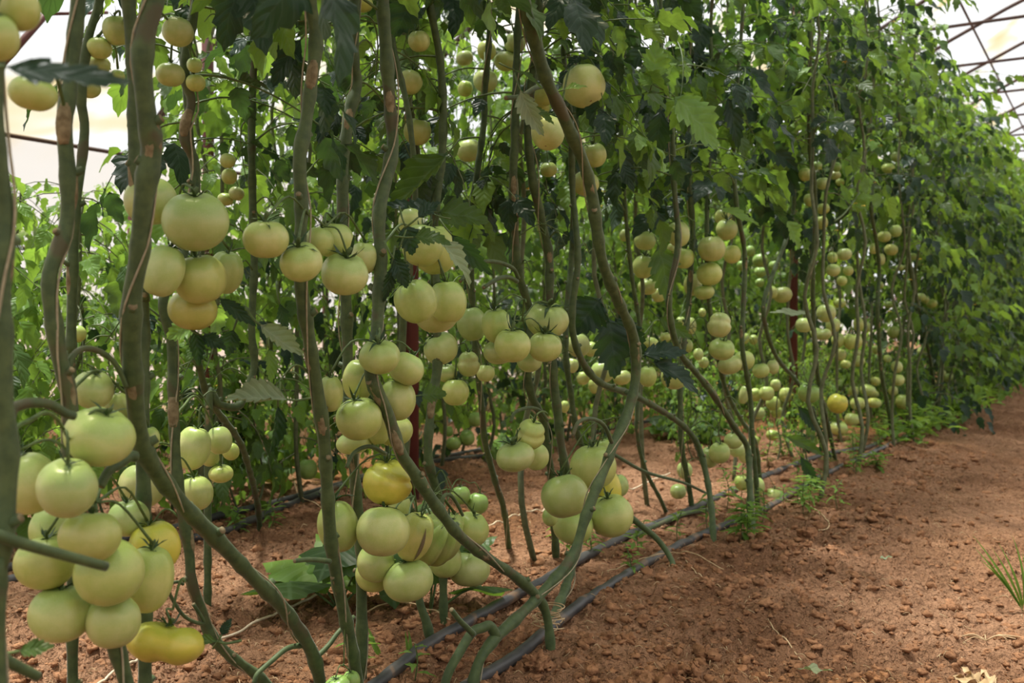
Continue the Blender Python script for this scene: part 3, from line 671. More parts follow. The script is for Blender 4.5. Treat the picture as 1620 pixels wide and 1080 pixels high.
TR('s3b', 'tomato plant with stem hidden close behind the thickest stem', [(203, -20), (208, 50), (214, 130), (213, 220), (217, 290), (222, 380), (224, 480)], 1.18, 0.0095, 0.0095, leaves=9, zl=(1.3, 2.4))
TR('s4', 'tomato plant with kinked stem bending down behind the thickest stem', [(292, 100), (303, 160), (294, 195), (293, 225), (306, 250), (308, 300), (290, 400), (258, 475), (270, 530), (274, 600), (275, 660), (278, 720), (285, 787), (299, 870), (303, 920), (318, 965), (333, 1003), (367, 1040), (413, 1073), (450, 1120)], 1.32, 0.0078, 0.0088, Pb=1.27, leaves=12, zl=(1.1, 2.4), twine='string along the kinked stem')
TR('s5', 'tomato plant with tall upright stem passing the scarred yellow tomatoes', [(488, -20), (500, 60), (492, 133), (483, 200), (474, 250), (477, 333), (475, 380), (476, 450), (488, 530), (504, 630), (513, 700), (518, 780), (525, 870), (540, 950), (560, 1040), (575, 1100)], 1.06, 0.0095, 0.0105, ground=True, leaves=12, zl=(1.22, 2.4), twine='string along the tall upright stem')
TR('s6', 'tomato plant with upright stem between two hanging fruit trusses', [(562, -20), (560, 40), (560, 100), (565, 133), (552, 183), (543, 267), (542, 360), (547, 470), (550, 560), (552, 660), (560, 740), (568, 830)], 1.28, 0.0105, 0.0105, leaves=14, zl=(1.15, 2.4), twine='string along the upright stem between trusses')
TR('s7', 'tomato plant whose stem slants behind the scarred tomatoes to the hose', [(607, -20), (610, 67), (617, 167), (621, 233), (607, 300), (600, 343), (602, 420), (596, 520), (586, 590), (613, 653), (633, 713), (650, 740), (690, 800), (727, 847), (773, 883), (823, 917), (857, 953), (868, 990), (872, 1030)], 1.10, 0.0112, 0.0095, ground=True, leaves=14, zl=(1.2, 2.4), twine='string on the stem slanting toward the hose')
TR('s8', 'tomato plant with straight stem, left of the stem pair at centre', [(816, 173), (812, 280), (814, 360), (822, 437), (840, 500), (835, 580), (842, 630), (860, 665), (867, 720), (873, 760), (880, 880)], 1.30, 0.010, 0.0105, ground=True, leaves=16, zl=(1.15, 2.4), twine='string down the straight stem at centre')
TR('s8b', 'tomato plant with scarred stem that ends in a tied base by the front hose', [(835, 200), (842, 280), (855, 340), (868, 400), (870, 477), (874, 573), (883, 660), (890, 720), (905, 790), (915, 853), (906, 890), (893, 935), (878, 970), (870, 1000), (867, 1030)], 1.28, 0.0105, 0.0115, ground=True, ex=7, leaves=16, zl=(1.2, 2.4), twine='string on the scarred stem above the tied base')
TR('s9', 'tomato plant with the long s-curved stem in front of all others', [(826, -20), (845, 60), (862, 120), (885, 170), (905, 215), (925, 262), (937, 310), (944, 360), (955, 420), (980, 480), (1000, 525), (1006, 560), (1004, 610), (990, 660), (970, 705), (957, 740), (940, 780), (925, 822), (905, 880), (860, 935), (815, 980), (783, 1010), (756, 1050), (742, 1092)], 0.98, 0.0132, 0.0105, ground=True, leaves=12, zl=(1.32, 2.4), twine='string hanging straight beside the s-curved stem')
TR('s10', 'tomato plant with bare slim stem behind the three tomato truss', [(767, 150), (765, 200), (753, 283), (747, 333), (745, 420), (750, 520), (756, 590), (762, 640), (768, 700), (783, 760), (798, 810), (806, 862)], 1.45, 0.0080, 0.0085, ground=True, leaves=16, zl=(1.0, 2.4), twine='string along the bare slim stem')
TR('s11', 'tomato plant with stem behind the ribbed tomatoes at centre left', [(690, 480), (692, 577), (682, 643), (677, 720), (686, 760), (696, 800), (700, 860)], 1.32, 0.0105, 0.0095, Pb=1.32, leaves=14, zl=(1.15, 2.4))
TR('s12', 'short stemmed tomato plant rooted beside the rear hose', [(640, 700), (645, 780), (655, 870), (663, 947), (675, 985), (683, 1010)], 1.34, 0.008, 0.0095, ground=True, leaves=10, zl=(1.2, 2.3))
TR('s13', 'tomato plant with dark stem slanting right to a bent joint', [(905, 520), (940, 598), (1007, 627), (1073, 667), (1102, 700), (1116, 745), (1125, 800), (1130, 855)], 1.22, 0.009, 0.0095, ground=True, up=True, leaves=16, zl=(1.1, 2.4))
TR('s14', 'tomato plant with stem sweeping right and down to the hose end', [(1058, 480), (1075, 555), (1100, 588), (1130, 627), (1163, 677), (1183, 710), (1186, 770), (1188, 800), (1190, 838)], 1.15, 0.0085, 0.011, ground=True, leaves=18, zl=(1.05, 2.45), twine='string along the stem sweeping to the hose end')
TR('s15', 'tomato plant with straight dark stem beside the stacked pair of tomatoes', [(1090, 290), (1096, 360), (1092, 430), (1088, 500), (1080, 560), (1076, 620), (1078, 700), (1090, 770)], 1.34, 0.0095, 0.0095, leaves=18, zl=(1.1, 2.45), twine='string down the dark stem beside stacked tomatoes')
TR('s16', 'tomato plant with slender stem behind the stacked pair of tomatoes', [(1166, 330), (1178, 400), (1176, 480), (1174, 547), (1183, 600), (1188, 640), (1190, 690), (1196, 760)], 1.18, 0.0085, 0.009, leaves=18, zl=(1.15, 2.45))
TR('s17', 'tomato plant with stem leaning out from under a pale drooping leaf', [(1250, 360), (1220, 440), (1208, 480), (1212, 520), (1230, 567), (1263, 607), (1290, 660), (1302, 720)], 1.30, 0.009, 0.009, leaves=18, zl=(1.1, 2.5))
TR('s18', 'tomato plant with tall thin stem ending beside low weeds', [(1280, 0), (1281, 100), (1281, 233), (1288, 283), (1290, 340), (1286, 430), (1288, 527), (1293, 587), (1302, 640), (1310, 672), (1322, 725)], 1.10, 0.0085, 0.0095, ground=True, leaves=18, zl=(1.25, 2.5), twine='string along the tall thin stem')
TR('s19', 'tomato plant with two toned stem among small fruit further along', [(1378, 330), (1386, 380), (1391, 427), (1388, 480), (1390, 527), (1395, 593), (1404, 640), (1412, 690)], 1.12, 0.0095, 0.011, leaves=20, zl=(1.2, 2.55))
TR('s20', 'tomato plant with stem leaning over the leafy weeds', [(1436, 400), (1444, 450), (1455, 490), (1463, 527), (1472, 570), (1480, 625)], 1.12, 0.010, 0.011, leaves=20, zl=(1.1, 2.55))
TR('s21', 'tomato plant with slim stem crossing behind the s-curved stem', [(985, 260), (990, 340), (1000, 440), (1012, 520), (1010, 600), (1008, 680), (1020, 740), (1045, 790)], 1.42, 0.007, 0.007, leaves=18, zl=(1.05, 2.45))
TR('s22', 'tomato plant with thin stem close to the kinked stem', [(400, 130), (398, 220), (400, 330), (402, 420), (398, 520), (402, 580), (380, 640), (345, 640)], 1.9, 0.010, 0.009, leaves=14, zl=(1.1, 2.4))
TR('s23', 'tomato plant with wandering thin stem in front of the second row', [(300, 500), (318, 590), (330, 630), (355, 665), (380, 700), (395, 745), (408, 800), (412, 830)], 1.95, 0.0085, 0.009, ground=True, leaves=12, zl=(0.95, 2.0))
TR('s24', 'tomato plant with slim stem just behind the front pair at centre', [(905, 400), (898, 480), (895, 560), (903, 620), (912, 680), (935, 740)], 1.45, 0.009, 0.009, leaves=18, zl=(1.05, 2.45))
TR('s25', 'tomato plant low beside the dark leaf with bent back stem', [(1130, 150), (1122, 250), (1118, 380), (1122, 480), (1138, 577), (1153, 627), (1175, 668), (1195, 700)], 1.28, 0.0075, 0.0085, leaves=18, zl=(1.1, 2.45))

def side_branch(key, pix, P_, r, name='side_branch', mats=('stem', 'scar'), P2=None):
    d = PLANTS[key]; n = len(pix); mb = MB()
    pts = [at(x, y, P_ + ((P2 or P_) - P_) * i / (n - 1)) for i, (x, y) in enumerate(pix)]
    tube(mb, pts, [r * (1 - 0.25 * i / n) for i in range(n)], 9, 6, 0, True, 1)
    return mb.build(name, list(mats), d['root'], offset=d['base'])
g9 = ground_at(704, 1096); Pg9 = float(g9 @ N)
side_branch('s9', [(786, 1006), (775, 990), (762, 993), (747, 1000), (728, 1030), (708, 1068), (695, 1120)], 1.03, 0.0105, P2=Pg9)
side_branch('s9', [(749, 1003), (738, 992), (726, 980), (714, 964)], 1.03, 0.006)
side_branch('s1', [(-20, 842), (30, 858), (90, 875), (168, 896)], 0.84, 0.0058)
side_branch('s1', [(16, 660), (24, 644), (50, 637), (80, 640), (104, 654), (118, 658)], 0.90, 0.0056)
side_branch('s2', [(103, 610), (112, 570), (130, 552), (155, 555), (178, 570), (192, 592), (200, 612)], 1.06, 0.0042)
side_branch('s3', [(215, 722), (205, 722), (190, 733), (172, 745), (158, 770)], 1.02, 0.0068)
side_branch('s3', [(482, 1020), (455, 1025), (430, 1045), (408, 1065), (402, 1080)], 1.22, 0.0050)
side_branch('s3', [(500, 1040), (520, 1020), (535, 1000), (560, 975)], 1.22, 0.0050)
side_branch('s5', [(522, 888), (508, 886), (486, 885), (466, 887)], 1.12, 0.0046)
side_branch('s7', [(610, 718), (585, 706), (560, 716), (548, 740)], 1.10, 0.004)
side_branch('s8', [(820, 440), (812, 425), (790, 415), (765, 414), (745, 425), (728, 445)], 1.22, 0.0052)
side_branch('s8', [(818, 445), (803, 438), (785, 442), (765, 455)], 1.22, 0.0056)
side_branch('s9', [(968, 700), (955, 672), (935, 662), (915, 668), (906, 690)], 1.0, 0.0050)
side_branch('s9', [(862, 135), (845, 140), (825, 152), (800, 155)], 1.02, 0.0056)
side_branch('s8', [(866, 665), (852, 648), (835, 645), (815, 652), (808, 668)], 1.26, 0.0048)
side_branch('s11', [(698, 805), (702, 785), (712, 783), (722, 795), (732, 815)], 1.15, 0.0042)
side_branch('s9', [(970, 790), (1003, 822), (1040, 853), (1062, 885), (1067, 908)], 1.22, 0.0095, P2=float(ground_at(1067, 908) @ N))
side_branch('s13', [(940, 700), (977, 722), (1023, 747), (1080, 763), (1118, 780)], 1.3, 0.006)
side_branch('s14', [(1126, 805), (1085, 812), (1040, 830), (1000, 850)], 1.3, 0.008)
side_branch('s4', [(306, 955), (322, 985), (292, 975), (268, 938), (268, 925), (280, 920), (290, 924)], 1.2, 0.003)
side_branch('s2', [(-5, 1035), (20, 1050), (60, 1070)], 0.9, 0.006)
side_branch('s18', [(1320, 350), (1335, 338), (1348, 322), (1360, 305)], 1.0, 0.004, mats=('truss', 'truss'))

def scar_patch(key, x, y, ln, k=0.9):
    """tan healed strip on the camera side of a stem"""
    d = PLANTS[key]; Q = d['Q']; q = Q - O3; X = 810 + F * q[:, 0] / q[:, 1]; Y = 540 - F * (q[:, 1] * spi + q[:, 2] * cp) / (q[:, 1] * cp - q[:, 2] * spi)
    i = int(np.argmin((X - x) ** 2 + (Y - y) ** 2)); n = max(2, int(ln * q[i][1] / F / 0.012 / 2)); idx = list(range(max(0, i - n), min(len(Q), i + n + 1)))
    r0 = 0.0115 * k; mb = MB(); m = len(idx)
    P = [Q[j] + np.array([0.15, -1, 0.0]) * r0 * 0.42 for j in idx]
    tube(mb, P, [r0 * (0.25 + 0.60 * math.sin(PI * (a + 0.5) / m) ** 0.5) for a in range(m)], 10, 2, 0)
    o = mb.build('leaf_scar', ['scar'], d['root'], offset=d['base']); o['label'] = 'tan healed scar'
for a in (('s7', 615, 165, 45), ('s7', 610, 700, 30), ('s5', 508, 665, 55), ('s3', 212, 605, 60), ('s3', 238, 225, 30), ('s9', 933, 300, 45), ('s9', 855, 45, 50, .7), ('s8b', 872, 400, 26), ('s8', 815, 300, 60),
          ('s6', 550, 190, 24), ('s11', 680, 645, 30), ('s2', 110, 190, 40), ('s4', 293, 200, 30), ('s4', 276, 650, 30), ('s15', 1093, 440, 30), ('s9', 1006, 548, 20), ('s5', 476, 120, 20)):
    scar_patch(*a)
# wiry spent stalks that forked off the stems
wr = np.random.RandomState(31)
for key in ['s3', 's4', 's5', 's6', 's7', 's8', 's8b', 's10', 's11', 's13', 's14', 's15', 's16', 's17', 's18', 's19', 's20', 's21', 's22', 's23', 's24', 's25']:
    d = PLANTS[key]; Q = d['Q']
    for j in range(4 if key not in ('s3', 's5', 's7') else 2):
        z = wr.uniform(0.3, 1.25); p = sample_z(Q, z); a = wr.rand() * 6.28; L = wr.uniform(0.05, 0.14); mb = MB(); D = np.array([math.cos(a), math.sin(a), 0.3])
        m1 = p + D * L * 0.5 + np.array([0, 0, 0.015]); e = p + D * L + np.array([0, 0, -0.02 - L * wr.uniform(0, .5)])
        if covers([p + D * 0.03, m1, e], marg=1.0).any(): continue
        tube(mb, [p, m1, e], [0.0022, 0.0018, 0.0010], 6, 5)
        for q in range(3):
            s0 = m1 + (e - m1) * wr.rand(); D2 = np.array([wr.uniform(-1, 1), wr.uniform(-1, 1), wr.uniform(-1, .6)]); D2 /= np.linalg.norm(D2); l2 = wr.uniform(.02, .05)
            tube(mb, [s0, s0 + D2 * l2 * .5 + np.array([0, 0, .006]), s0 + D2 * l2], [0.0014, 0.0011, 0.0007], 5, 4)
        mb.build('spent_stalk', ['truss'], d['root'], offset=d['base'])

# ------------------------------------------------------------------ the other plants of the rows
def far_variant(z0, z1, n, seed, spread=1.0, bright=0.3, sc=(0.8, 1.2)):
    """stem mesh, foliage mesh for plants too far to show single leaves"""
    rs = np.random.RandomState(seed); pts = []; z = -0.03
    while z < z1 + 0.05:
        pts.append(np.array([rs.uniform(-.04, .04), rs.uniform(-.04, .04), z])); z += 0.22
    sm = MB(); tube(sm, pts, [0.0095 * (1 - 0.5 * i / len(pts)) for i in range(len(pts))], 6, 3)
    path, _ = smooth_path(pts, [1] * len(pts), 4); fb = MB(); az = 0; rng = []
    for i in range(n):
        az += 2.4 + rs.uniform(-.4, .4); z = z0 + (z1 - z0) * (i + rs.rand()) / n; p = sample_z(path, z)
        V, f, mi, uv = LOWLEAF[rs.randint(5)]
        A = np.array(leaf_matrix(p, az, rs.uniform(-0.6, 0.6), rs.uniform(*sc) * spread * 0.82, rs.uniform(-.5, .5)))
        W = V @ A[:3, :3].T + A[:3, 3]; rng.append((len(fb.v), len(fb.f))); b = 2 if rs.rand() < bright + (0.25 if z > z0 + 0.8 * (z1 - z0) else 0) else (4 if rs.rand() < 0.5 else 0)
        fb.add(W, f, 0, uv); fb.m[-len(f):] = [(b if q == 0 else 1) for q in mi]
    rng.append((len(fb.v), len(fb.f)))
    if bright > 0.2:
        for i in range(3):
            z = rs.uniform(z0, z1); p = sample_z(path, z) + np.array([rs.uniform(-.2, .2), rs.uniform(-.2, .2), 0])
            for q in range(5):
                a = q * 1.257; D = np.array([math.cos(a), math.sin(a), -0.3]); leaflet(fb, p, D, np.array([0, 0, 1.0]), 0.014, 0.006, rs, 3, 1, m=3)
    FM = ['leaf', 'stem_far', 'leaf_bright', 'flower', 'leaf_dark']
    return sm.mesh('stem', ['stem_far', 'stem_far']), fb.mesh('foliage', FM), fb, rng, FM
VAR = {
    'high': [far_variant(1.12, 2.5, 46, 500 + i) for i in range(4)],
    'mid': [far_variant(0.75, 2.5, 52, 520 + i) for i in range(3)],
    'full': [far_variant(0.10, 2.45, 78, 540 + i, 1.15) for i in range(4)],
    'low': [far_variant(0.25, 1.15, 34, 560 + i, 1.0, 0.75) for i in range(3)],
    'back': [far_variant(0.18, 2.3, 60, 580 + i, 1.1, 0.62) for i in range(4)],
    'backlow': [far_variant(0.25, 1.35, 36, 600 + i, 1.1, 0.8) for i in range(3)],
}
def thin_out(fm, fb, rng, FM, b, rz, s, sz_):
    V = np.array(fb.v) * np.array([s, s, sz_]); c, n = math.cos(rz), math.sin(rz)
    W = np.stack([V[:, 0] * c - V[:, 1] * n, V[:, 0] * n + V[:, 1] * c, V[:, 2]], -1) + np.array(b); h = covers(W)
    drop = [k for k in range(len(rng) - 1) if h[rng[k][0]:rng[k + 1][0]].sum() > 0]
    if not drop: return fm
    nb = MB(); ds = set(drop); ends = rng + [(len(fb.v), len(fb.f))]; o = 0
    for k in range(len(ends) - 1):
        (v0, f0), (v1, f1) = ends[k], ends[k + 1]
        if k in ds or v1 == v0: continue
        q = len(nb.v) - v0; nb.v += fb.v[v0:v1]; nb.uv += fb.uv[v0:v1]; nb.f += [tuple(i + q for i in f) for f in fb.f[f0:f1]]; nb.m += fb.m[f0:f1]
    return nb.mesh('foliage', FM)

def far_plant(P_, t, kind, label, group, s=1.0):
    b = row(P_, t); b[2] = gz(b); root = plant_root(b, label, group); v = VAR[kind]; sm, fm, fb, rng, FM = v[rnd.randrange(len(v))]
    rz = rnd.uniform(0, 6.28); sz_ = s * rnd.uniform(0.94, 1.06)
    if t < 9: fm = thin_out(fm, fb, rng, FM, b, rz, s, sz_)
    a = link('stem', sm, root); f = tag(link('foliage', fm, root), kind='stuff')
    for o in (a, f): o.rotation_euler.z = rz; o.scale = (s, s, sz_)
    return root
t = 4.0
while t < 36:
    kind = 'high' if t < 5.6 else ('mid' if t < 6.8 else 'full')
    far_plant(1.06 + rnd.uniform(-.06, .06), t, kind, 'tomato plant of the front row further along beside the bare path', 'tomato plants further along the front row')
    if t < 20: far_plant(1.42 + rnd.uniform(-.08, .08), t + 0.22, kind, 'tomato plant on the far side of the front row', 'tomato plants on the far side of the front row')
    t += 0.40 if t < 12 else 0.62
t = 2.0
while t < 4.0:
    far_plant(1.5 + rnd.uniform(-.06, .06), t, 'high', 'tomato plant on the far side of the front row', 'tomato plants on the far side of the front row'); t += 0.5
t = 1.0
while t < 11:
    kind = 'low' if t < 2.1 else 'back'
    for P_ in (2.66, 2.98):
        far_plant(P_ + rnd.uniform(-.07, .07), t + (0.2 if P_ > 2.8 else 0), kind, 'tomato plant of the second row seen between the front stems', 'tomato plants of the second row')
    t += 0.46
t = 2.2
while t < 15:
    kind = 'backlow' if t < 4.6 else 'back'
    for P_ in (4.25, 4.7): far_plant(P_ + rnd.uniform(-.1, .1), t + (0.2 if P_ > 4.5 else 0), kind, 'bushy tomato plant of the third row close to the film wall', 'tomato plants of the third row')
    t += 0.5

# ------------------------------------------------------------------ tomatoes
def tomato_mesh(kind, seed, nu=36, nv=24):
    rs = np.random.RandomState(seed); k = rs.choice([4, 5, 6, 7]); ph = rs.rand() * 6; A = rs.uniform(0.03, 0.075); a2 = rs.uniform(0.02, 0.05); p2 = rs.rand() * 6
    if kind == 'r': k = 10; A = 0.24
    V = []; f = []; dent = rs.uniform(0.10, 0.2)
    for i in range(nv + 1):
        th = PI * i / nv
        for j in range(nu):
            a = 2 * PI * j / nu; s = math.sin(th); c = math.cos(th); top = 0.5 + 0.5 * c
            rib = (abs(math.cos(k * a / 2 + ph)) - 0.64) * 1.6
            rad = s ** 0.92 * (1 + A * rib * (0.25 + 0.75 * top) + a2 * math.cos(2 * a + p2) + a2 * 0.6 * math.cos(a + ph))
            if kind == 'r': rad = s ** 0.85 * (1 + A * rib * (0.6 + 0.4 * top) + 0.05 * math.cos(2 * a))
            z = c * 0.97 - dent * math.exp(-(th / 0.36) ** 2) - A * 0.8 * (rib < -0.1) * top * s * 0.25 + 0.05 * math.exp(-((PI - th) / 0.25) ** 2)
            x = rad * math.cos(a); y = rad * math.sin(a)
            if kind == 'd':      # two fused fruits side by side
                x *= 1.0; waist = 0.80 + 0.20 * min(1, abs(x - 0.12) * 2.4) ** 1.3; y *= waist; z *= waist
            if kind == 'h':      # shoulder folded over one side
                fold = math.exp(-((x * 0.5 + z - 0.45) / 0.10) ** 2) * 0.12; q = 1 - fold; x *= q; y *= q; z *= q; x += 0.12 * max(0, x) * max(0, -z + .4)
            if kind == 'p':      # pinched upper half, like two stacked
                q = 1 - 0.13 * math.exp(-((z - 0.15) / 0.16) ** 2) - 0.18 * max(0, z); x *= q; y *= q
            V.append((x, y, z))
    for i in range(nv):
        for j in range(nu): j2 = (j + 1) % nu; f.append((i * nu + j, (i + 1) * nu + j, (i + 1) * nu + j2, i * nu + j2))
    mb = MB(); mb.add(V, f); return mb.mesh('tomato', ['fruit']), 0.97 - dent
TM = {'': [tomato_mesh('', 700 + i) for i in range(7)]}
for kk in 'rdhp': TM[kk] = [tomato_mesh(kk, 740 + ord(kk))]
def calyx_mesh(seed, big=True):
    rs = np.random.RandomState(seed); mb = MB(); n = rs.choice([5, 6, 7]); nu = 6 if big else 3
    for i in range(n):
        a = i * 2 * PI / n + rs.uniform(-.15, .15); D = np.array([math.cos(a), math.sin(a), rs.uniform(.1, .9)]); L = rs.uniform(0.5, 0.75)
        leaflet(mb, np.array([0, 0, 0.0]), D, np.array([0, 0, 1.0]), L, 0.12, rs, nu, 1, rs.uniform(-0.9, 0.7), 0.5, 0.2, 0, lobes=0)
    pb = MB(); tube(pb, [(0, 0, -0.03), (0, 0, 0.10), (0.03, 0.02, 0.22), (0.08, 0.03, 0.33)], [0.10, 0.05, 0.075, 0.05], 6, 2, 0)
    return mb.mesh('calyx', ['calyx']), pb.mesh('fruit_stalk', ['truss'])
CM = [calyx_mesh(800 + i) for i in range(5)]

rnd = random.Random(77)
def words_for(q):
    k = q['kind']
    if k.startswith('dy'): return 'wide two-lobed yellow tomato'
    if k.startswith('hy'): return 'yellow folded-over tomato'
    if k == 'x': return 'split cream tomato'
    if k == 'r': return 'deeply ribbed pale green tomato'
    if k == 'w': return 'shaded olive-yellow tomato'
    if k == 'p': return 'pinched pale green tomato'
    if k == 'd': return 'two-lobed green tomato'
    if 'y1' in k: return 'creamy yellow tomato'
    if 'y' in k: return 'yellowish tomato'
    if 'g' in k: return 'dark-striped green tomato' if 'c' in k else 'small hard green tomato'
    return 'pale green tomato'
ORD = ['first', 'second', 'third', 'fourth', 'fifth', 'sixth', 'seventh', 'eighth', 'ninth', 'tenth', 'eleventh', 'twelfth', 'thirteenth']
SCARMESH = None
for ci, (pk, Pc, att, phrase, fr, _) in enumerate(CL):
    qs = [q for q in TOM if q['ci'] == ci]; n = len(qs); order = sorted(qs, key=lambda q: q['y']); tops = []
    byl = sorted(qs, key=lambda q: -q['rx'] * q['ry'])
    for q in qs:
        p = O3 + q['ray'] * q['d']; sx = q['rx'] * q['d'] / F; sz = q['ry'] * q['d'] / F * (1.03)
        k = q['kind']; mk = next((c for c in 'rdhp' if c in k), '')
        me, topz = TM[mk][0] if mk else TM[''][rnd.randrange(7)]
        o = bpy.data.objects.new('tomato', me); C.objects.link(o); o.location = p
        tx = q['tx'] if q['tx'] is not None else rnd.uniform(-12, 22); ty = q['ty'] if q['ty'] is not None else rnd.uniform(-15, 15)
        spin = rnd.uniform(0, 6.28) if mk not in ('d', 'h') else math.radians(-12 if mk == 'd' else 20)
        o.scale = (sx, sx, sz)
        o.rotation_euler = (Matrix.Rotation(R(ty), 3, 'Y') @ Matrix.Rotation(R(tx), 3, 'X') @ Matrix.Rotation(spin, 3, 'Z')).to_euler()
        v = rnd.uniform(0.88, 1.06); col = (v * rnd.uniform(0.93, 1.03), v, v * rnd.uniform(0.8, 1.08))
        if 'y1' in k: col = (1.16, 1.16, 1.25)
        elif 'y' in k: col = (1.22, 0.98, 0.42)
        elif 'g' in k: col = (0.62, 0.80, 0.62)
        elif k == 'x': col = (1.12, 0.98, 0.85)
        elif k == 'w': col = (0.95, 0.85, 0.6)
        o.color = (*col, 1)
        rk = order.index(q)
        if n == 1: pos = ''
        elif n == 2: pos = ', upper' if rk == 0 else ', lower'
        elif q is byl[0] and rk not in (0, n - 1): pos = ', largest'
        elif rk == 0: pos = ', topmost'
        elif rk == n - 1: pos = ', lowest'
        else: pos = ', ' + ORD[rk] + ' from top'
        ph2 = phrase
        lab = words_for(q) + pos + ' ' + ph2
        if len(lab.replace('-', ' ').split()) > 15: print('LONG', lab)
        tag(o, lab, 'tomato', 'tomatoes ' + phrase if n > 1 else 'single tomatoes')
        # calyx and short stalk
        Rm = o.rotation_euler.to_matrix()
        if q['rx'] > 13 or 'c' in k:
            cm_, pm_ = CM[rnd.randrange(5)]; c = link('calyx', cm_, o); link('fruit_stalk', pm_, c); c.location = (0, 0, topz - 0.02)
            s = 1.6 if 'c' in k else 1.0; c.scale = (s, s, s)
        top = p + np.array(Rm @ Vector((0, 0, sz * (topz + 0.2)))); tops.append((top, sx))
        if k == 'x':
            sb = MB(); V = []; nn = 9
            for i2 in range(nn):
                u = i2 / (nn - 1); th = 0.9 + 1.5 * u; wd = 0.10 * math.sin(PI * u) + 0.012
                for sd in (-1, 1): V.append((math.sin(th) * math.cos(-1.0 + sd * wd) * 1.035, math.sin(th) * math.sin(-1.0 + sd * wd) * 1.035, math.cos(th) * 1.015))
            sb.add(V, [(2 * a, 2 * a + 1, 2 * a + 3, 2 * a + 2) for a in range(nn - 1)])
            c = sb.build('split_scar', ['scar'], o); c['label'] = 'brown corky split'
            o.rotation_euler = (R(10), R(20), R(0))
    # truss stalk from the plant's stem to every fruit
    d = PLANTS[pk]; Q = d['Q']; dc = np.mean([q['d'] for q in qs]); a0 = at(*att, Pc)
    a0s = min(Q, key=lambda s: np.linalg.norm(s - a0)); 
    if np.linalg.norm(a0s - a0) > 0.22: a0s = a0
    cen = np.mean([t_[0] for t_ in tops], axis=0); cen = cen + np.array([0, 0.01, 0.012])
    mid = (a0s + cen) / 2 + np.array([0, 0, 0.35 * np.linalg.norm(cen - a0s) * 0.4 + 0.008]); tb = MB(); base_r = 0.0026 if fr[0][2] > 20 else 0.0017
    main, _ = smooth_path([a0s, a0s * 0.65 + mid * 0.35 + np.array([0, 0, 0.006]), mid, cen], [1] * 4, 6)
    tube(tb, main, [base_r * (1 - 0.35 * i / len(main)) for i in range(len(main))], 7, 1)
    for tp, sx in tops:
        j = min(range(len(main) // 2, len(main)), key=lambda i: np.linalg.norm(main[i] - tp)); m0 = main[j]
        md = (m0 + tp) / 2 + np.array([rnd.uniform(-.006, .006), -0.004, 0.006 + 0.18 * np.linalg.norm(m0 - tp)])
        tube(tb, [m0, md, tp], [base_r * 0.7, base_r * 0.62, base_r * 0.8], 6, 4)
    tb.build('truss_stalk', ['truss'], d['root'], offset=d['base'])

# ------------------------------------------------------------------ single leaves that read clearly
def hero(key, x, y, P_, Lpx, ang, face=(0, -1, 0.3), tone='leaf', wid=0.55, droop=0.2, fold=0.25, curl=0.0, toward=0.0, seed=0, nm='leaf', lobes=1.0):
    """one leaf blade starting at the pixel, running Lpx pixels at the picture angle"""
    d = PLANTS[key]; p = at(x, y, P_); dd = depth(p); L = Lpx * dd / F; a = R(ang); rs = np.random.RandomState(seed or int(x * 7 + y))
    X = np.array([math.cos(a), toward, math.sin(a)]); mb = MB()
    leaflet(mb, p, X, np.array(face, float), L, L * wid, rs, 22, 4, droop, fold, 0.10, 0, curl, lobes)
    back = -X / np.linalg.norm(X); tube(mb, [p + X * L * 0.04, p + back * 0.012, p + back * 0.03 + np.array([0, 0.01, 0.004])], [0.0016, 0.0018, 0.002], 6, 3, 1)
    return mb.build(nm, [tone, 'truss'], d['root'], offset=d['base'])
hero('s1', 0, 105, 0.72, 200, -7, (0.05, -0.75, 0.75), 'leaf_dark', 0.36, 0.05, 0.15, toward=0.1)
hero('s9', 1064, 150, 1.02, 112, -42, (0.25, -0.85, 0.5), 'leaf_bright', 0.75, 0.1, 0.2)
hero('s9', 1032, 128, 1.02, 66, 80, (0.3, -1, 0.2), 'leaf_bright', 0.75, 0.15, 0.25)
hero('s9', 1034, 134, 1.0, 40, 150, (0.1, -1, 0.5), 'leaf_bright', 0.7, 0.1)
hero('s9', 1060, 156, 1.04, 70, -15, (0.0, -0.4, 1), 'leaf', 0.5)
hero('s9', 1010, 150, 1.04, 60, 10, (0.0, -0.4, 1), 'leaf', 0.3)
hero('s6', 410, 512, 1.08, 85, -42, (0.4, -1, 0.4), 'leaf_pale', 0.55, 0.1, 0.5, 1.2)
hero('s6', 458, 632, 1.06, 108, 176, (0.1, -0.8, 0.7), 'leaf_pale', 0.48, 0.2, 0.55, 0.9)
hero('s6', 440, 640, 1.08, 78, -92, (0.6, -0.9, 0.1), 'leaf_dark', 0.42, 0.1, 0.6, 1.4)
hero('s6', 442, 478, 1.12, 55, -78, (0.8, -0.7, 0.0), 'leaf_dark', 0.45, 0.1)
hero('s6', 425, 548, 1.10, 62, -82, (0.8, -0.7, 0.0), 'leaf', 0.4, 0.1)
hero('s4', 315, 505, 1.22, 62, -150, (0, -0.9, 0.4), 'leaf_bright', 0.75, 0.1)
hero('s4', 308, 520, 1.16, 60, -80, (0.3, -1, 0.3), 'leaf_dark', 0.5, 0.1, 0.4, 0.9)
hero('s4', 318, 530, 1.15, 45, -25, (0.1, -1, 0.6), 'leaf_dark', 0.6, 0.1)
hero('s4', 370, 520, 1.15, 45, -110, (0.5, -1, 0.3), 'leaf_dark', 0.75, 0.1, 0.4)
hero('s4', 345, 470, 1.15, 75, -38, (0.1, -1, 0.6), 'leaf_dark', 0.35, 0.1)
hero('s5', 478, 60, 1.16, 90, -128, (-0.2, -1, 0.3), 'leaf_dark', 0.6, 0.05, 0.2)
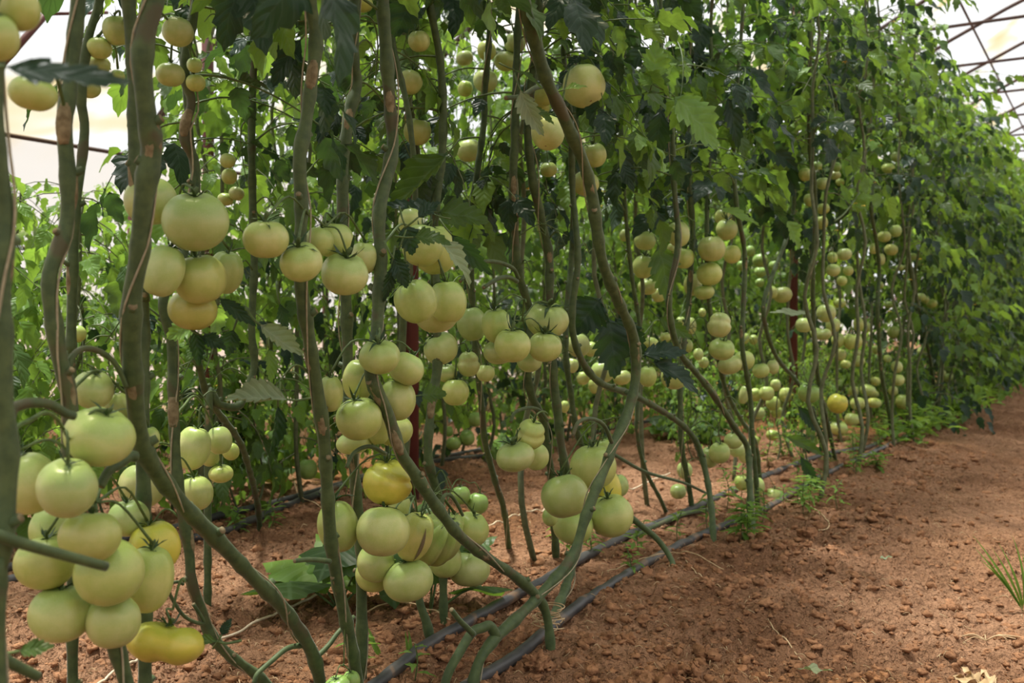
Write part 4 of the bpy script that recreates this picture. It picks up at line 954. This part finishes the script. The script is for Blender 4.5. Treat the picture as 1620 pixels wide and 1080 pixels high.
hero('s5', 462, 70, 1.2, 60, -80, (-0.2, -1, 0.3), 'leaf_dark', 0.5, 0.05)
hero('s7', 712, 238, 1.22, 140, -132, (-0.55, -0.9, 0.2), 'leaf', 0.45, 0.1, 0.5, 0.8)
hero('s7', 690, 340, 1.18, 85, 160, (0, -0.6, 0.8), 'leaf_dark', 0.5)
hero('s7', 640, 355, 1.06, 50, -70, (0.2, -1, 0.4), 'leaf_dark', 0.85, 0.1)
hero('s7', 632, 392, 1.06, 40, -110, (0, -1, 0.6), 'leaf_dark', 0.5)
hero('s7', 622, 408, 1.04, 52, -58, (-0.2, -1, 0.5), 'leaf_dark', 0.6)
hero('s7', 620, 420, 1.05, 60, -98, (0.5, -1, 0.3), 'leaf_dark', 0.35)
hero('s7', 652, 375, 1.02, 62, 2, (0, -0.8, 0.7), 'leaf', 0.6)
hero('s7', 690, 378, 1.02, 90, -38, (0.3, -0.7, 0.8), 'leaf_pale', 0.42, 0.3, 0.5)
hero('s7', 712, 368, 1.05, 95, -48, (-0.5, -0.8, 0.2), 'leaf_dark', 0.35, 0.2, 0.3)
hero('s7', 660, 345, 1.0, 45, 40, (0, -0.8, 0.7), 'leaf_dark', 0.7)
hero('s10', 742, 330, 1.3, 65, -95, (0.1, -1, 0.3), 'leaf_bright', 0.85, 0.1, 0.15)
hero('s10', 690, 335, 1.3, 85, -6, (0.1, -0.9, 0.6), 'leaf', 0.7, 0.3)
hero('s9', 822, 140, 1.0, 82, -70, (-0.3, -1, 0.4), 'leaf_pale', 0.45, 0.15, 0.3, 0.5)
hero('s9', 812, 110, 1.02, 55, -22, (0, -0.5, 0.9), 'leaf', 0.4)
hero('s9', 892, 142, 1.0, 38, 18, (0, -0.7, 0.8), 'leaf_bright', 0.5)
hero('s9', 885, 22, 1.1, 40, -70, (0.2, -1, 0.2), 'leaf_bright', 0.8)
hero('s9', 840, 170, 1.02, 45, -28, (0, -0.7, 0.7), 'leaf', 0.5)
hero('s7', 652, -8, 1.2, 70, -110, (0.1, -1, 0.2), 'leaf_dark', 0.85)
hero('s9', 952, 470, 1.2, 75, -128, (0.1, -1, 0.3), 'leaf_dark', 0.95, 0.1)
hero('s9', 962, 500, 1.2, 100, -78, (0.1, -1, 0.3), 'leaf_dark', 0.7, 0.1, 0.15)
hero('s9', 972, 500, 1.2, 85, -58, (-0.2, -1, 0.3), 'leaf_dark', 0.6, 0.1, 0.15)
hero('s13', 1015, 562, 1.12, 75, 12, (0.1, -0.7, 0.7), 'leaf_dark', 0.55, 0.2, 0.2)
hero('s13', 1030, 572, 1.1, 95, -22, (0.0, -0.6, 0.8), 'leaf_dark', 0.5, 0.3)
hero('s13', 1040, 500, 1.2, 68, -35, (-0.3, -0.9, 0.4), 'leaf', 0.4)
hero('s13', 1050, 570, 1.1, 45, -80, (0.5, -0.9, 0.2), 'leaf_dark', 0.45, 0.1, 0.5)
hero('s21', 1040, 385, 1.36, 95, -72, (0.2, -1, 0.2), 'leaf', 0.6, 0.1, 0.15)
hero('s25', 1135, 330, 1.2, 75, -14, (0, -0.7, 0.8), 'leaf_bright', 0.35)
hero('s17', 1290, 500, 1.18, 72, 172, (0, -0.4, 1), 'leaf_pale', 0.4, 0.1)
hero('s11', 665, 625, 1.2, 42, 5, (0.0, -0.8, 0.6), 'leaf', 0.85, 0.1)
hero('s16', 1260, 640, 1.12, 70, -48, (-0.4, -0.8, 0.4), 'leaf_dark', 0.3, 0.1, 0.5)
hero('s16', 1265, 720, 1.05, 65, -58, (-0.4, -0.8, 0.4), 'leaf_dark', 0.3, 0.1, 0.5)
hero('s14', 1240, 690, 1.15, 75, -20, (-0.3, -0.8, 0.6), 'leaf', 0.3, 0.2, 0.5)
hero('s4', 345, 1015, 1.05, 55, 170, (0, -0.6, 0.8), 'leaf', 0.35, 0.1, 0.3)
hero('s4', 350, 1005, 1.1, 30, 60, (0, -0.9, 0.4), 'leaf_dark', 0.6)
hero('s1', 28, 1030, 0.95, 55, 10, (0, -0.7, 0.7), 'leaf', 0.6)
hero('s18', 1345, 322, 1.0, 36, 115, (0, -1, 0.4), 'leaf_bright', 0.4)
hero('s18', 1358, 305, 1.0, 38, 50, (0, -1, 0.4), 'leaf_bright', 0.5)
hero('s18', 1352, 315, 1.0, 34, 15, (0, -1, 0.6), 'leaf_bright', 0.4)
hero('s18', 1350, 325, 1.0, 26, -5, (0, -1, 0.6), 'leaf_bright', 0.4)
hero('s18', 1345, 330, 1.0, 30, 160, (0, -1, 0.6), 'leaf_bright', 0.4)
rs_ = np.random.RandomState(4)
for i in range(110):     # more blades filling the shaded canopy at mid distance
    x = rs_.uniform(960, 1330); y = rs_.uniform(60, 350); pp = rs_.uniform(1.1, 1.5); w0 = at(x, y, pp)
    k_ = min(PLANTS, key=lambda q: np.linalg.norm(sample_z(PLANTS[q]['Q'], w0[2]) - w0))
    if covers([w0, at(x + 20, y + 35, pp), at(x - 20, y + 35, pp), at(x, y + 55, pp), at(x + 35, y + 10, pp), at(x - 35, y + 10, pp)], marg=1.2).any(): continue
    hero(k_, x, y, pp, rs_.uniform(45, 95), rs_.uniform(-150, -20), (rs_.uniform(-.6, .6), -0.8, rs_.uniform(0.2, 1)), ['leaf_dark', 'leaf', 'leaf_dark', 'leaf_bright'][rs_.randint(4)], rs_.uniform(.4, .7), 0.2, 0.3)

# ------------------------------------------------------------------ low growth, litter and cords on the soil
def broad_leaf(mb, p, r, tilt, az, rs, m=0):
    """lobed gourd leaf"""
    V = []; uv = []; n = 30; A = np.array((Matrix.Rotation(az, 3, 'Z') @ Matrix.Rotation(tilt, 3, 'Y')))
    ph = rs.rand() * 6
    for j in range(5):
        q = j / 4
        for i in range(n):
            a = 2 * PI * i / n; rr2 = r * q * (1 + 0.18 * math.cos(5 * a) + 0.06 * math.cos(15 * a)) * (1 - 0.35 * math.exp(-((a - PI) / 0.3) ** 2))
            V.append(np.array(p) + A @ np.array([rr2 * math.cos(a), rr2 * math.sin(a), r * (0.10 * math.sin(3 * a + ph) * q * q - 0.2 * q * q)])); uv.append((0.5 + 0.5 * q * math.cos(a), 0.5 + 0.5 * q * math.sin(a)))
    mb.add(V, [(j * n + i, (j + 1) * n + i, (j + 1) * n + (i + 1) % n, j * n + (i + 1) % n) for j in range(4) for i in range(n)], m, uv)
def gourd(px, py, n, r, lab, seed, tone='leaf_bright'):
    rs = np.random.RandomState(seed); g = ground_at(px, py); g[2] = gz(g); root = bpy.data.objects.new('gourd_plant', None); C.objects.link(root); root.location = g; tag(root, lab, 'plant', 'broad leaved plants on the soil')
    for i in range(n):
        a = rs.rand() * 6.28; h = rs.uniform(0.04, 0.16); e = np.array([math.cos(a) * rs.uniform(.03, .14), math.sin(a) * rs.uniform(.03, .12), h]); mb = MB()
        broad_leaf(mb, e, r * rs.uniform(0.7, 1.2), rs.uniform(-.5, .9), rs.uniform(-2.5, -0.6), rs); tube(mb, [(0, 0, -0.01), e * 0.6 + np.array([0, 0, .01]), e], 0.003, 6, 3, 1)
        mb.build('leaf', [tone if i % 2 else 'leaf', 'truss'], root)
gourd(535, 960, 8, 0.085, 'broad leaved gourd plant on soil under the split tomato cluster', 21)
gourd(680, 965, 5, 0.070, 'broad leaved gourd plant beside the small bare stem base', 22, 'leaf')
gourd(735, 870, 3, 0.05, 'small broad leaved plant behind the low cluster', 23, 'leaf')
gourd(1100, 700, 6, 0.10, 'sprawling broad leaved plant behind the sweeping stem', 24)
gourd(1060, 690, 5, 0.09, 'bright broad leaved plant in the sunlit strip', 25)
gourd(800, 700, 4, 0.09, 'broad leaved plant in the strip behind the central stems', 26)
gourd(400, 770, 4, 0.08, 'dark broad leaved plant by the second row hoses', 27, 'leaf')
gourd(440, 760, 3, 0.09, 'wide leaved plant at the foot of the second row', 28, 'leaf')
def weed(px, py, h, n, lab, seed, tone='leaf_bright', wid=0.30, L=0.045):
    h *= 1.5; n = int(n * 1.5)
    rs = np.random.RandomState(seed); g = ground_at(px, py); g[2] = gz(g); root = bpy.data.objects.new('weed', None); C.objects.link(root); root.location = g; tag(root, lab, 'weed', 'green weeds on the soil')
    mb = MB(); tube(mb, [(0, 0, -0.01), (rs.uniform(-.01, .01), 0, h * .5), (rs.uniform(-.02, .02), rs.uniform(-.02, .02), h)], 0.0015, 5, 3); mb.build('stalk', ['truss'], root)
    mb = MB()
    for i in range(n):
        a = i * 2.4; z = h * (0.2 + 0.8 * i / n); D = np.array([math.cos(a), math.sin(a), rs.uniform(-.2, .7)])
        leaflet(mb, np.array([0, 0, z]), D, np.array([0, 0, 1.0]), L * rs.uniform(.6, 1.3), L * wid, rs, 6, 1, 0.3, 0.3)
    tag(mb.build('leaves', [tone], root), kind='stuff')
for i, (px, py, h, n, lab) in enumerate([
    (935, 880, 0.07, 12, 'small leafy weed beside the tied stem base'), (1000, 905, 0.06, 10, 'little weed between the two hoses, nearer the tied base'),
    (1072, 850, 0.07, 8, 'thin weed between the two hoses by the lying stem'), (1120, 835, 0.09, 14, 'weed tuft at the foot of the stem with a bent joint'),
    (1150, 800, 0.10, 16, 'weed tuft behind the front hose near its shiny end'), (1205, 826, 0.08, 14, 'weed tuft around the last tomato by the hose'),
    (1172, 790, 0.10, 14, 'weed tuft left of the low resting tomatoes'), (1325, 800, 0.07, 8, 'round leaved seedling alone on the bare soil'),
    (1265, 765, 0.09, 14, 'weed tuft on the hose before the tall thin stem'), (1310, 745, 0.10, 16, 'weed tuft on the hose at the tall thin stem'),
    (1350, 735, 0.09, 16, 'weed tuft at the foot of the two toned stem'), (1390, 720, 0.10, 18, 'weed clump where the hose disappears'),
    (570, 1050, 0.05, 5, 'grassy weed beside the tall upright stem'), (655, 1055, 0.05, 4, 'single green blade in front of the rear hose'),
    (1240, 800, 0.05, 8, 'low weed right of the last tomato'), (375, 835, 0.06, 12, 'small weed by the second row hose'), (430, 830, 0.05, 12, 'low weed at the wandering thin stem'),
    (40, 830, 0.12, 22, 'ferny weed at the left edge behind the fruit cluster'), (60, 760, 0.25, 40, 'tall ferny weed behind the blurred arched stalk'), (25, 700, 0.3, 40, 'tall ferny weed at the very left edge')]):
    weed(px, py, h, n, lab, 40 + i)
for i, (px, py, s) in enumerate([(1475, 672, 1.0), (1510, 660, 1.3), (1540, 640, 1.5), (1450, 688, 1.0), (1565, 625, 1.3), (1600, 605, 1.6), (1425, 700, 0.9)]):
    rs = np.random.RandomState(70 + i); g = ground_at(px, py); g[2] = gz(g); root = bpy.data.objects.new('leafy_weed', None); C.objects.link(root); root.location = g
    tag(root, 'leafy weed clump ' + ['below the leaning stem', 'with broad pale leaves right of the leaning stem', 'tallest, at the soil edge of the row', 'low, left of the leaning stem', 'behind the tallest clump on the soil edge', 'furthest along the row edge', 'small, nearest the two toned stem'][i], 'weed', 'leafy weed clumps at the row edge')
    mb = MB()
    for j in range(60):
        a = rs.rand() * 6.28; D = np.array([math.cos(a), math.sin(a), rs.uniform(0.1, 1.6)]); p = np.array([rs.normal(0, .10), rs.normal(0, .10), rs.uniform(0, 0.12)])
        L = rs.uniform(0.06, 0.13) * s; leaflet(mb, p, D, np.array([0, 0, 1.0]) - D * 0.3, L, L * 0.45, rs, 8, 1, 0.5, 0.3)
    tag(mb.build('leaves', ['leaf_bright'], root), kind='stuff')
def grass(px, py, n, h, lab, seed, name='grass_tuft'):
    rs = np.random.RandomState(seed); g = ground_at(px, py); g[2] = gz(g); mb = MB()
    for i in range(n):
        a = rs.uniform(1.2, 3.6); D = np.array([math.cos(a) * .55, rs.uniform(-.3, .3), 1.0]); leaflet(mb, np.array([rs.uniform(-.01, .01), rs.uniform(-.01, .01), -0.004]), D, np.array([0.2, -1.0, 0.1]), h * rs.uniform(.6, 1.1), 0.008, rs, 9, 1, 0.4, 0.5, lobes=0)
    o = mb.build(name, ['leaf_bright']); o.location = g; tag(o, lab, 'grass')
grass(1622, 945, 7, 0.20, 'tuft of grass blades leaning in at the path edge', 3)
grass(655, 1035, 2, 0.07, 'two short grass blades on the soil before the rear hose', 5)
grass(598, 1030, 3, 0.08, 'few grass blades by the foot of the tall upright stem', 6)
def ground_cord(pix, r, lab, mat='cord', lift=0.004, name='cord', zs=None):
    pts = [ground_at(x, y) for x, y in pix]; q, _ = smooth_path(pts, [r] * len(pts), 8)
    q = [(p[0], p[1], float(ground_z(p[0], p[1])) + lift + r) for p in q]; mb = MB(); tube(mb, q, r, 6, 1)
    return tag(mb.build(name, [mat]), lab, 'string' if name == 'cord' else 'stalk', 'pale strings and dry stalks on the soil')
ground_cord([(140, 1090), (190, 1062), (235, 1040), (330, 1010), (400, 985), (450, 965), (505, 945)], 0.0030, 'pale cord crossing the bare soil under the thickest stem', lift=0.01)
ground_cord([(770, 842), (810, 828), (850, 818), (875, 805), (925, 790), (1000, 775), (1060, 750)], 0.0028, 'pale cord on sunlit soil behind the s-curved stem', lift=0.012)
ground_cord([(1245, 792), (1275, 800), (1300, 815), (1312, 830), (1295, 838)], 0.0022, 'dry stalk curling away from the last tomato', 'straw', name='dry_stalk')
ground_cord([(1085, 895), (1105, 912), (1140, 938)], 0.0014, 'thin dry stalk beside the front hose', 'straw', name='dry_stalk')
ground_cord([(560, 985), (600, 968), (640, 965), (680, 975), (712, 990)], 0.0018, 'dry stalk looped around the small bare stem base', 'straw', 0.015, 'dry_stalk')
ground_cord([(960, 905), (1010, 890), (1060, 885), (1100, 893), (1145, 910)], 0.0014, 'long dry tendril crossing the front hose', 'straw', 0.02, 'dry_stalk')
ground_cord([(1218, 978), (1240, 995), (1268, 1018)], 0.0016, 'straight dry straw on the bare path soil', 'straw', name='dry_stalk')
ground_cord([(455, 720), (470, 780), (490, 800), (530, 830), (545, 860)], 0.0016, 'dry tendril hanging to the second row hose', 'straw', 0.02, 'dry_stalk')
# knotted straw and string round the tied base
rs = np.random.RandomState(8); g = ground_at(868, 1020); mb = MB()
for i in range(9):
    z = 0.035 + 0.05 * rs.rand(); r = rs.uniform(0.014, 0.035); ph = rs.rand() * 6; tlt = rs.uniform(-.5, .5)
    tube(mb, [np.array([r * math.cos(ph + a), r * math.sin(ph + a), z + tlt * r * math.cos(a)]) for a in np.linspace(0, 5.2, 9)], 0.0014, 5, 3)
o = mb.build('twine_knot', ['straw']); o.location = (g[0], g[1], gz(g)); tag(o, 'knot of straw string tied around the stem base by the hose', 'string')
# fallen leaf and dry husks
g = ground_at(1258, 1040); mb = MB(); leaflet(mb, np.zeros(3), np.array([1.0, -0.35, 0.02]), np.array([0, 0, 1.0]), 0.075, 0.028, np.random.RandomState(3), 16, 3, -0.05, 0.25, 0.3)
o = mb.build('fallen_leaf', ['leaf_pale']); o.location = (g[0], g[1], gz(g) + 0.014); tag(o, 'curled grey-green fallen leaf on the bare path soil', 'leaf')
g = ground_at(1390, 883); mb = MB(); leaflet(mb, np.zeros(3), np.array([1.0, 0.1, 0.02]), np.array([0, 0, 1.0]), 0.045, 0.018, np.random.RandomState(4), 12, 3, -0.05, 0.25, 0.3)
o = mb.build('fallen_leaf', ['leaf_pale']); o.location = (g[0], g[1], gz(g) + 0.014); tag(o, 'tiny pale dry leaf further out on the path soil', 'leaf')
for i, (px, py, n, lab) in enumerate([(1560, 1050, 6, 'crumpled dry husk in the bottom corner of the path'), (1590, 1068, 5, 'curled dry husk strip behind the crumpled one'), (1560, 985, 8, 'dry root tangle lying on the pale path soil')]):
    rs = np.random.RandomState(60 + i); g = ground_at(px, py); mb = MB()
    for j in range(n):
        a = rs.rand() * 6.28; D = np.array([math.cos(a), math.sin(a) * .5, rs.uniform(0, .25)])
        if i < 2: leaflet(mb, np.array([rs.uniform(-.02, .02), rs.uniform(-.02, .02), 0.012]), D, np.array([0, 0, 1.0]), rs.uniform(.04, .09), 0.022, rs, 9, 2, 0.1, 0.5, 0.5, lobes=0.3)
        else: tube(mb, [np.array([0, 0, .012]), D * 0.03 + np.array([0, 0, .02]), D * rs.uniform(.05, .09) + np.array([0, 0, .006])], 0.0012, 4, 3)
    o = mb.build('dry_husk', ['straw']); o.location = (g[0], g[1], gz(g)); tag(o, lab, 'dry plant litter')
mb = MB(); rs = np.random.RandomState(9)
for i in range(1500):
    if i % 3: px, py = rs.uniform(0, 1620), rs.uniform(620, 1080); p = ground_at(px, py)
    else: p = row(rs.normal(1.2, 0.2), rs.uniform(0.2, 7))
    if p[1] > 12 or p[1] < 0.8: continue
    a = rs.rand() * 6.28; L = rs.uniform(0.006, 0.028); D = np.array([math.cos(a), math.sin(a), 0]) * L; z = float(ground_fine(p[0], p[1]))
    e = p + D; m_ = p + D / 2 + np.array([rs.uniform(-.003, .003), 0, 0]); tube(mb, [(p[0], p[1], z + .003), (m_[0], m_[1], z + .008), (e[0], e[1], float(ground_fine(e[0], e[1])) + .003)], rs.uniform(.0004, .0010), 4, 2)
tag(mb.build('straw_bits', ['straw']), 'short bits of straw and dry stalk scattered over the soil', 'straw', kind='stuff')

mb = MB(); rs = np.random.RandomState(19)
for i in range(520):
    b = row(rs.uniform(3.35, 4.1), rs.uniform(1.0, 9)); b[2] = gz(b) - 0.01; h = rs.uniform(0.12, 0.55)
    tube(mb, [b, b + np.array([rs.uniform(-.05, .05), rs.uniform(-.05, .05), h * .5]), b + np.array([rs.uniform(-.16, .16), rs.uniform(-.16, .16), h])], rs.uniform(.001, .003), 4, 2, 0 if rs.rand() < .6 else 1)
    if rs.rand() < 0.5: leaflet(mb, b + np.array([0, 0, h * .6]), np.array([rs.uniform(-1, 1), rs.uniform(-1, 1), -0.4]), np.array([0, 0, 1.0]), 0.07, 0.04, rs, 5, 1, m=2)
tag(mb.build('undergrowth', ['straw', 'stem_far', 'leaf_bright']), 'dry and green tangled undergrowth between the second and third rows', 'undergrowth', kind='stuff')

rnd = random.Random(123)
for i in range(34):
    t = rnd.uniform(4.4, 11); P_ = rnd.uniform(1.75, 2.3)
    far_plant(P_, t, 'low', 'low bushy plant growing in the strip between the first two rows', 'low bushy plants between the rows', rnd.uniform(0.35, 0.6))
for i in range(16):
    t = rnd.uniform(4.6, 7.6)
    far_plant(rnd.uniform(1.25, 1.6), t, 'low', 'low bushy side growth at the foot of the front row', 'low bushy growth at the front row foot', rnd.uniform(0.3, 0.5))
for i in range(12):
    t = rnd.uniform(1.6, 4.2)
    far_plant(rnd.uniform(2.7, 3.3), t, 'low', 'low bushy plant at the foot of the second row', 'low bushy plants at the second row foot', rnd.uniform(0.45, 0.75))

spots = ['beside the front hose', 'between the two hoses', 'behind the rear hose', 'on the path side of the front hose']
for i in range(26):
    t = rnd.uniform(2.6, 7.2); P_ = rnd.choice([0.98, 1.2, 1.45, 1.05]); p = row(P_ + rnd.uniform(-.05, .05), t); q = p - O3; q[2] = -CAM_H
    px = 810 + F * q[0] / q[1]; py = 540 - F * (q[1] * spi + q[2] * cp) / (q[1] * cp - q[2] * spi)
    if 0 < px < 1500: weed(px, py, rnd.uniform(0.05, 0.09), rnd.randint(9, 16), 'small green weed sprouting along the hoses further down the row', 400 + i, L=rnd.uniform(.045, .065), wid=rnd.uniform(.22, .4))
